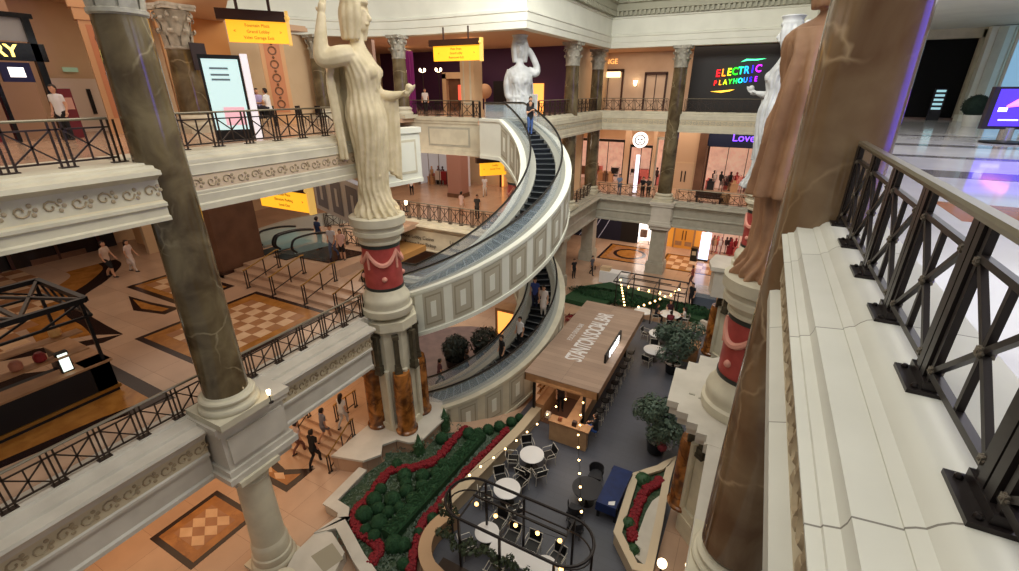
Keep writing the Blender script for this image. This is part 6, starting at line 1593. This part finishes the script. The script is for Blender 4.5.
# ---------------------------------------------------------------- right hand upper floor
def azx(a, y): return math.tan(R_(a))*y
wallbox('wall_right', azx(8.2,39), azx(14.4,39), 39, 39.3, 0, 4.9, mat('black_opening', (3,3,3), .9))
t = root('dark_doorway', 'large black doorway with pale frame across the upper right floor', 'door', (azx(12,38.6), 38.6, 0)); x0, x1 = azx(9,38.6)-azx(12,38.6)-2, azx(14.5,38.6)-azx(12,38.6)
b = MB(); b.box(x1,x1+.5,-.3,.3,0,4.8); b.box(x0,x1+.5,-.3,.3,4.4,5.0); b.build('frame', CREAM, t)
b = MB(); b.box(x0,x1,.1,.2,0,4.4); b.build('opening', MATS['black_opening'], t)
b = MB(); b.box(x0,x1,-.35,.3,0,.12); b.build('threshold', mat('brown_threshold', (110,90,80), .4), t)
t = root('lit_plaque', 'small pale blue lit plaque inside the black doorway', 'sign', (azx(13.2,37.9), 37.9, .5)); 
b = MB(); b.box(-.3,.3,-.05,.05,-.5,1.25); b.build('board', BLACK, t)
for k in range(5): b = MB(); b.box(-.22,.22,-.07,-.05,.1+k*.24,.22+k*.24); b.build('lit_row', mat('cyan_rows', (170,220,230), .4, emit=.7), t)
t = root('white_pilaster', 'white slanting looking pilaster right of the black doorway', 'pilaster', (azx(16.0,37.5), 37.5, 0)); b = MB(); b.box(-.75,.9,-.3,.3,0,4.85); b.build('shaft', WHITE, t)
b = MB(); b.box(-.5,-.1,-.36,-.3,.3,4.8); b.box(.2,.65,-.36,-.3,.3,4.8); b.build('fluting', CREAM, t); b = MB(); b.box(-.9,1.05,-.45,.4,0,.35); b.build('base', WHITE, t)
t = root('glass_storefront', 'tall pale blue glass front at the upper right edge', 'shop front', (azx(18.6,36.5), 36.5, 0)); b = MB(); b.box(-1.3,1.6,0,.05,0,5); b.build('glass', mat('sky_glass', (150,196,226), .15, emit=.55, ecol=(150,200,235)), t); b = MB(); b.box(-1.4,-1.3,-.1,.1,0,5); b.box(.2,.3,-.1,.1,0,5); b.build('frame', WHITE, t)
wallbox('wall_right', 12.5, 18, 36.8, 37.0, 0, 4.9, WHITE)
t = root('ball_topiary', 'dark green ball topiary in white pot by the black doorway', 'plant', (azx(15.0,32.0)+.45, 32.0, 0)); t.scale = (.62, .62, .62)
b = MB(); b.lathe([(.42,0),(.46,.05),(.52,.5),(.6,.8),(.62,.86),(.52,.86),(0,.8)], n=28); b.build('pot', WHITE, t)
b = MB(); b.ball((0,0,1.52), .82, 20, 14); foliage(b, (0,0,1.52), .84, 700, .1, 61); b.build('topiary_ball', mat('black_green_topiary', (18,34,28), .8, c2=(28,52,40), scale=12), t)
t = root('display_monitor', 'black framed monitor on a stand showing violet and blue picture', 'monitor', (azx(17.9,22.0)+.1, 22.0, 0), R_(14))
b = MB(); b.lathe([(.6,0),(.6,.06),(.2,.1)], n=28); b.build('base', BLACK, t); b = MB(); b.tube([(0,0,.06),(0,0,.5)], .18, 14); b.build('neck', CHROME, t)
b = MB(); b.box(-.82,1.3,-.12,.05,.45,1.75); c = b.build('casing', mat('dark_bezel', (44,38,48), .25), t)
b = MB(); b.box(-.66,1.2,-.14,-.12,.55,1.68); b.build('screen', mat('violet_screen', (66,46,190), .3, emit=1.5, ecol=(74,50,220)), c)
b = MB(); limb(b, [(-.35,-.15,1.15),(.0,-.15,1.3),(.5,-.15,1.5)], [.03,.13,.16], 8); b.xf(Matrix.Scale(1,4)); b.build('pink_figure', mat('pink_glow', (240,120,190), .4, emit=1.8), c)
b = MB(); b.box(-.45,.1,-.145,-.14,.72,.76); b.box(-.55,-.3,-.145,-.14,1.0,1.12); b.build('screen_text', GLOWW, c)
# unseen added glow panel, sized so its reflection colours the polished floor and the column
t = root('added_glow_panel', 'added unseen blue violet glow panel reflected in the huge column and upper right floor', 'display', (10.2, 11.0, 0)); b = MB(); b.box(-.1,.1,-2.6,2.6,.15,4.4); b.build('screen', mat('blue_violet_added_glow', (90,80,255), .4, emit=2.6, ecol=(120,110,255)), t); b = MB(); b.box(-.2,.2,-2.7,2.7,0,.15); b.build('base', BLACK, t)
wallbox('wall_right', 17.7, 18, -6, 37, 0, 4.9, WHITE)

# small things on the ledges and floor
def ledge_lamp(label, x, y, z):
    t = root('spot_lamp', label, 'lamp', (x, y, z)); b = MB(); b.lathe([(.08,0),(.08,.03),(.02,.05)], n=12); b.build('base', IRON, t); b = MB(); b.tube([(0,0,.03),(0,0,.3)], .02, 6); b.build('stem', IRON, t); b = MB(); b.lathe([(.04,.28),(.06,.38),(.06,.43),(0,.44)], n=14); b.build('head', LAMPG, t)
ledge_lamp('small spot lamp on the ledge at the foot of the big left column', -11.55, 6.7, -6.94)
ledge_lamp('small spot lamp on the plinth at the statue feet', -11.85, 13.9, -3.1+.34)
t = root('waste_bin', 'pale stone waste bin with dark round opening beside the lower column', 'bin', (-10.75, 5.25, Z1))
b = MB(); b.lathe([(.34,0),(.36,.1),(.36,.85),(.4,.9),(.4,1.0),(.28,1.0)], n=28); b.build('body', CREAM, t); b = MB(); b.lathe([(.29,.96),(.25,.9),(0,.88)], n=24); b.build('opening', BLACK, t)
for (x,y,w) in ((-.35,11.0,'left'),(.45,11.3,'right')):
    t = root('globe_lamp', 'glowing globe lamp at the foot of the huge column, %s one' % w, 'lamp', (x, y, Z1)); b = MB(); b.lathe([(.2,0),(.2,.06),(.05,.1)], n=14); b.build('base', BRN, t); b = MB(); b.tube([(0,0,.06),(0,0,1.2)], .04, 8); b.build('stem', BRN, t); b = MB(); b.ball((0,0,1.35), .15, 16, 12); b.build('globe', LAMPG, t)

# planting and visitors under the curved escalators
for (x, y, r, w) in ((-13.6, 19.2, 1.0, 'left'), (-12.4, 20.6, 1.2, 'right')):
    t = root('potted_plant', 'dark bushy plant in a black tub beneath the curved escalators, %s one' % w, 'plant', (x, y, Z1))
    b = MB(); b.lathe([(.5,0),(.6,.1),(.66,.6),(.58,.6),(0,.56)], n=20); b.build('pot', BLKGLOSS, t)
    b = MB(); foliage(b, (0,0,1.2), r*.8, 700, .16, int(r*10)); b.build('foliage', mat('very_dark_leaf', (30,38,34), .6, c2=(44,54,48), scale=6), t)
b = MB(); b.box(-1.2,1.2,-.5,.5,0,2.6); b.box(-1.0,1.0,-.54,-.5,.3,2.4,1); o = b.build('amber_cabinet', [WOODE, GLOWO]); o.location = (-11.6, 23.0, Z1); tag(o, 'amber lit cabinet glimpsed under the upper escalator', 'cabinet')
# ---------------------------------------------------------------- light and camera
def area(name, loc, sx, sy, power, c, rot=(0,0,0)):
    d = bpy.data.lights.new(name, 'AREA'); d.shape = 'RECTANGLE'; d.size = sx; d.size_y = sy; d.energy = power; d.color = c
    o = bpy.data.objects.new(name, d); COL.objects.link(o); o.location = loc; o.rotation_euler = rot; return o
W1 = (1, .66, .38); W2 = (1, .82, .64); DAY = (1.0, .98, .91)
area('skylight_panel', (-6, 12, 15), 16, 34, 1800, DAY)
area('upper_fill_light', (-6, 17, 10.5), 14, 3, 2300, DAY, (R_(68), 0, 0))  # added fill hung in mid-air, brightens the white entablature at the back
area('upper_fill_light', (-3, 14, 10.5), 20, 3, 1300, DAY, (R_(66), 0, R_(90)))  # second added fill, turned towards the left side of the well
area('skylight_over_railing', (-4, 2, 9), 8, 8, 380, DAY)
area('upper_left_ceiling_light', (-20, 8, 4.85), 8, 16, 480, (1, .86, .72))
area('upper_back_ceiling_light', (-22, 31, 4.85), 12, 8, 420, W2)
area('upper_far_ceiling_light', (-7, 44, 4.85), 14, 4, 300, W2)
area('middle_left_ceiling_light', (-22, 7, -1.45), 14, 16, 380, W2)
area('middle_left_ceiling_light', (-22, 20, -1.45), 6, 8, 220, W2)
area('middle_back_ceiling_light', (-22, 33, -1.45), 12, 10, 500, W2)
area('middle_far_ceiling_light', (-6, 45, -1.45), 18, 4, 520, W2)
area('ledge_fill_light', (-19, 21.5, -4.2), 6, .8, 130, W2, (R_(75), 0, 0))  # unseen added fill, lifts the shaded ledge front below the landing
area('bottom_left_ceiling_light', (-18, 7, -9.1), 7, 16, 430, W1)
area('bottom_back_ceiling_light', (-18, 28, -9.1), 8, 12, 160, W2)
area('bottom_far_ceiling_light', (-6, 45.5, -9.1), 18, 7, 560, W2)
area('right_wing_ceiling_light', (8, 12, 4.85), 10, 24, 1000, (.95, .97, 1))
area('bar_light', (-6.1, 18.5, -10.65), 2.2, 4.5, 30, W2)
area('bar_front_light', (-5.0, 16.2, -10.85), .3, .2, 12, W2)
w = bpy.data.worlds.new('World'); SC.world = w; w.use_nodes = True
w.node_tree.nodes['Background'].inputs['Color'].default_value = (.98, .98, .95, 1)
w.node_tree.nodes['Background'].inputs['Strength'].default_value = 0.22
cd = bpy.data.cameras.new('Camera'); cam = bpy.data.objects.new('Camera', cd); COL.objects.link(cam)
cd.sensor_fit = 'HORIZONTAL'; cd.sensor_width = 36; cd.lens = 460.0/1019*36
cd.clip_start = 0.05; cd.clip_end = 300
cam.location = (0, 0, 1.62); cam.rotation_euler = (R_(90 - 22.92), 0, R_(27.64))
SC.camera = cam
SC.view_settings.view_transform = 'Standard'; SC.view_settings.look = 'None'
SC.view_settings.exposure = 0.0
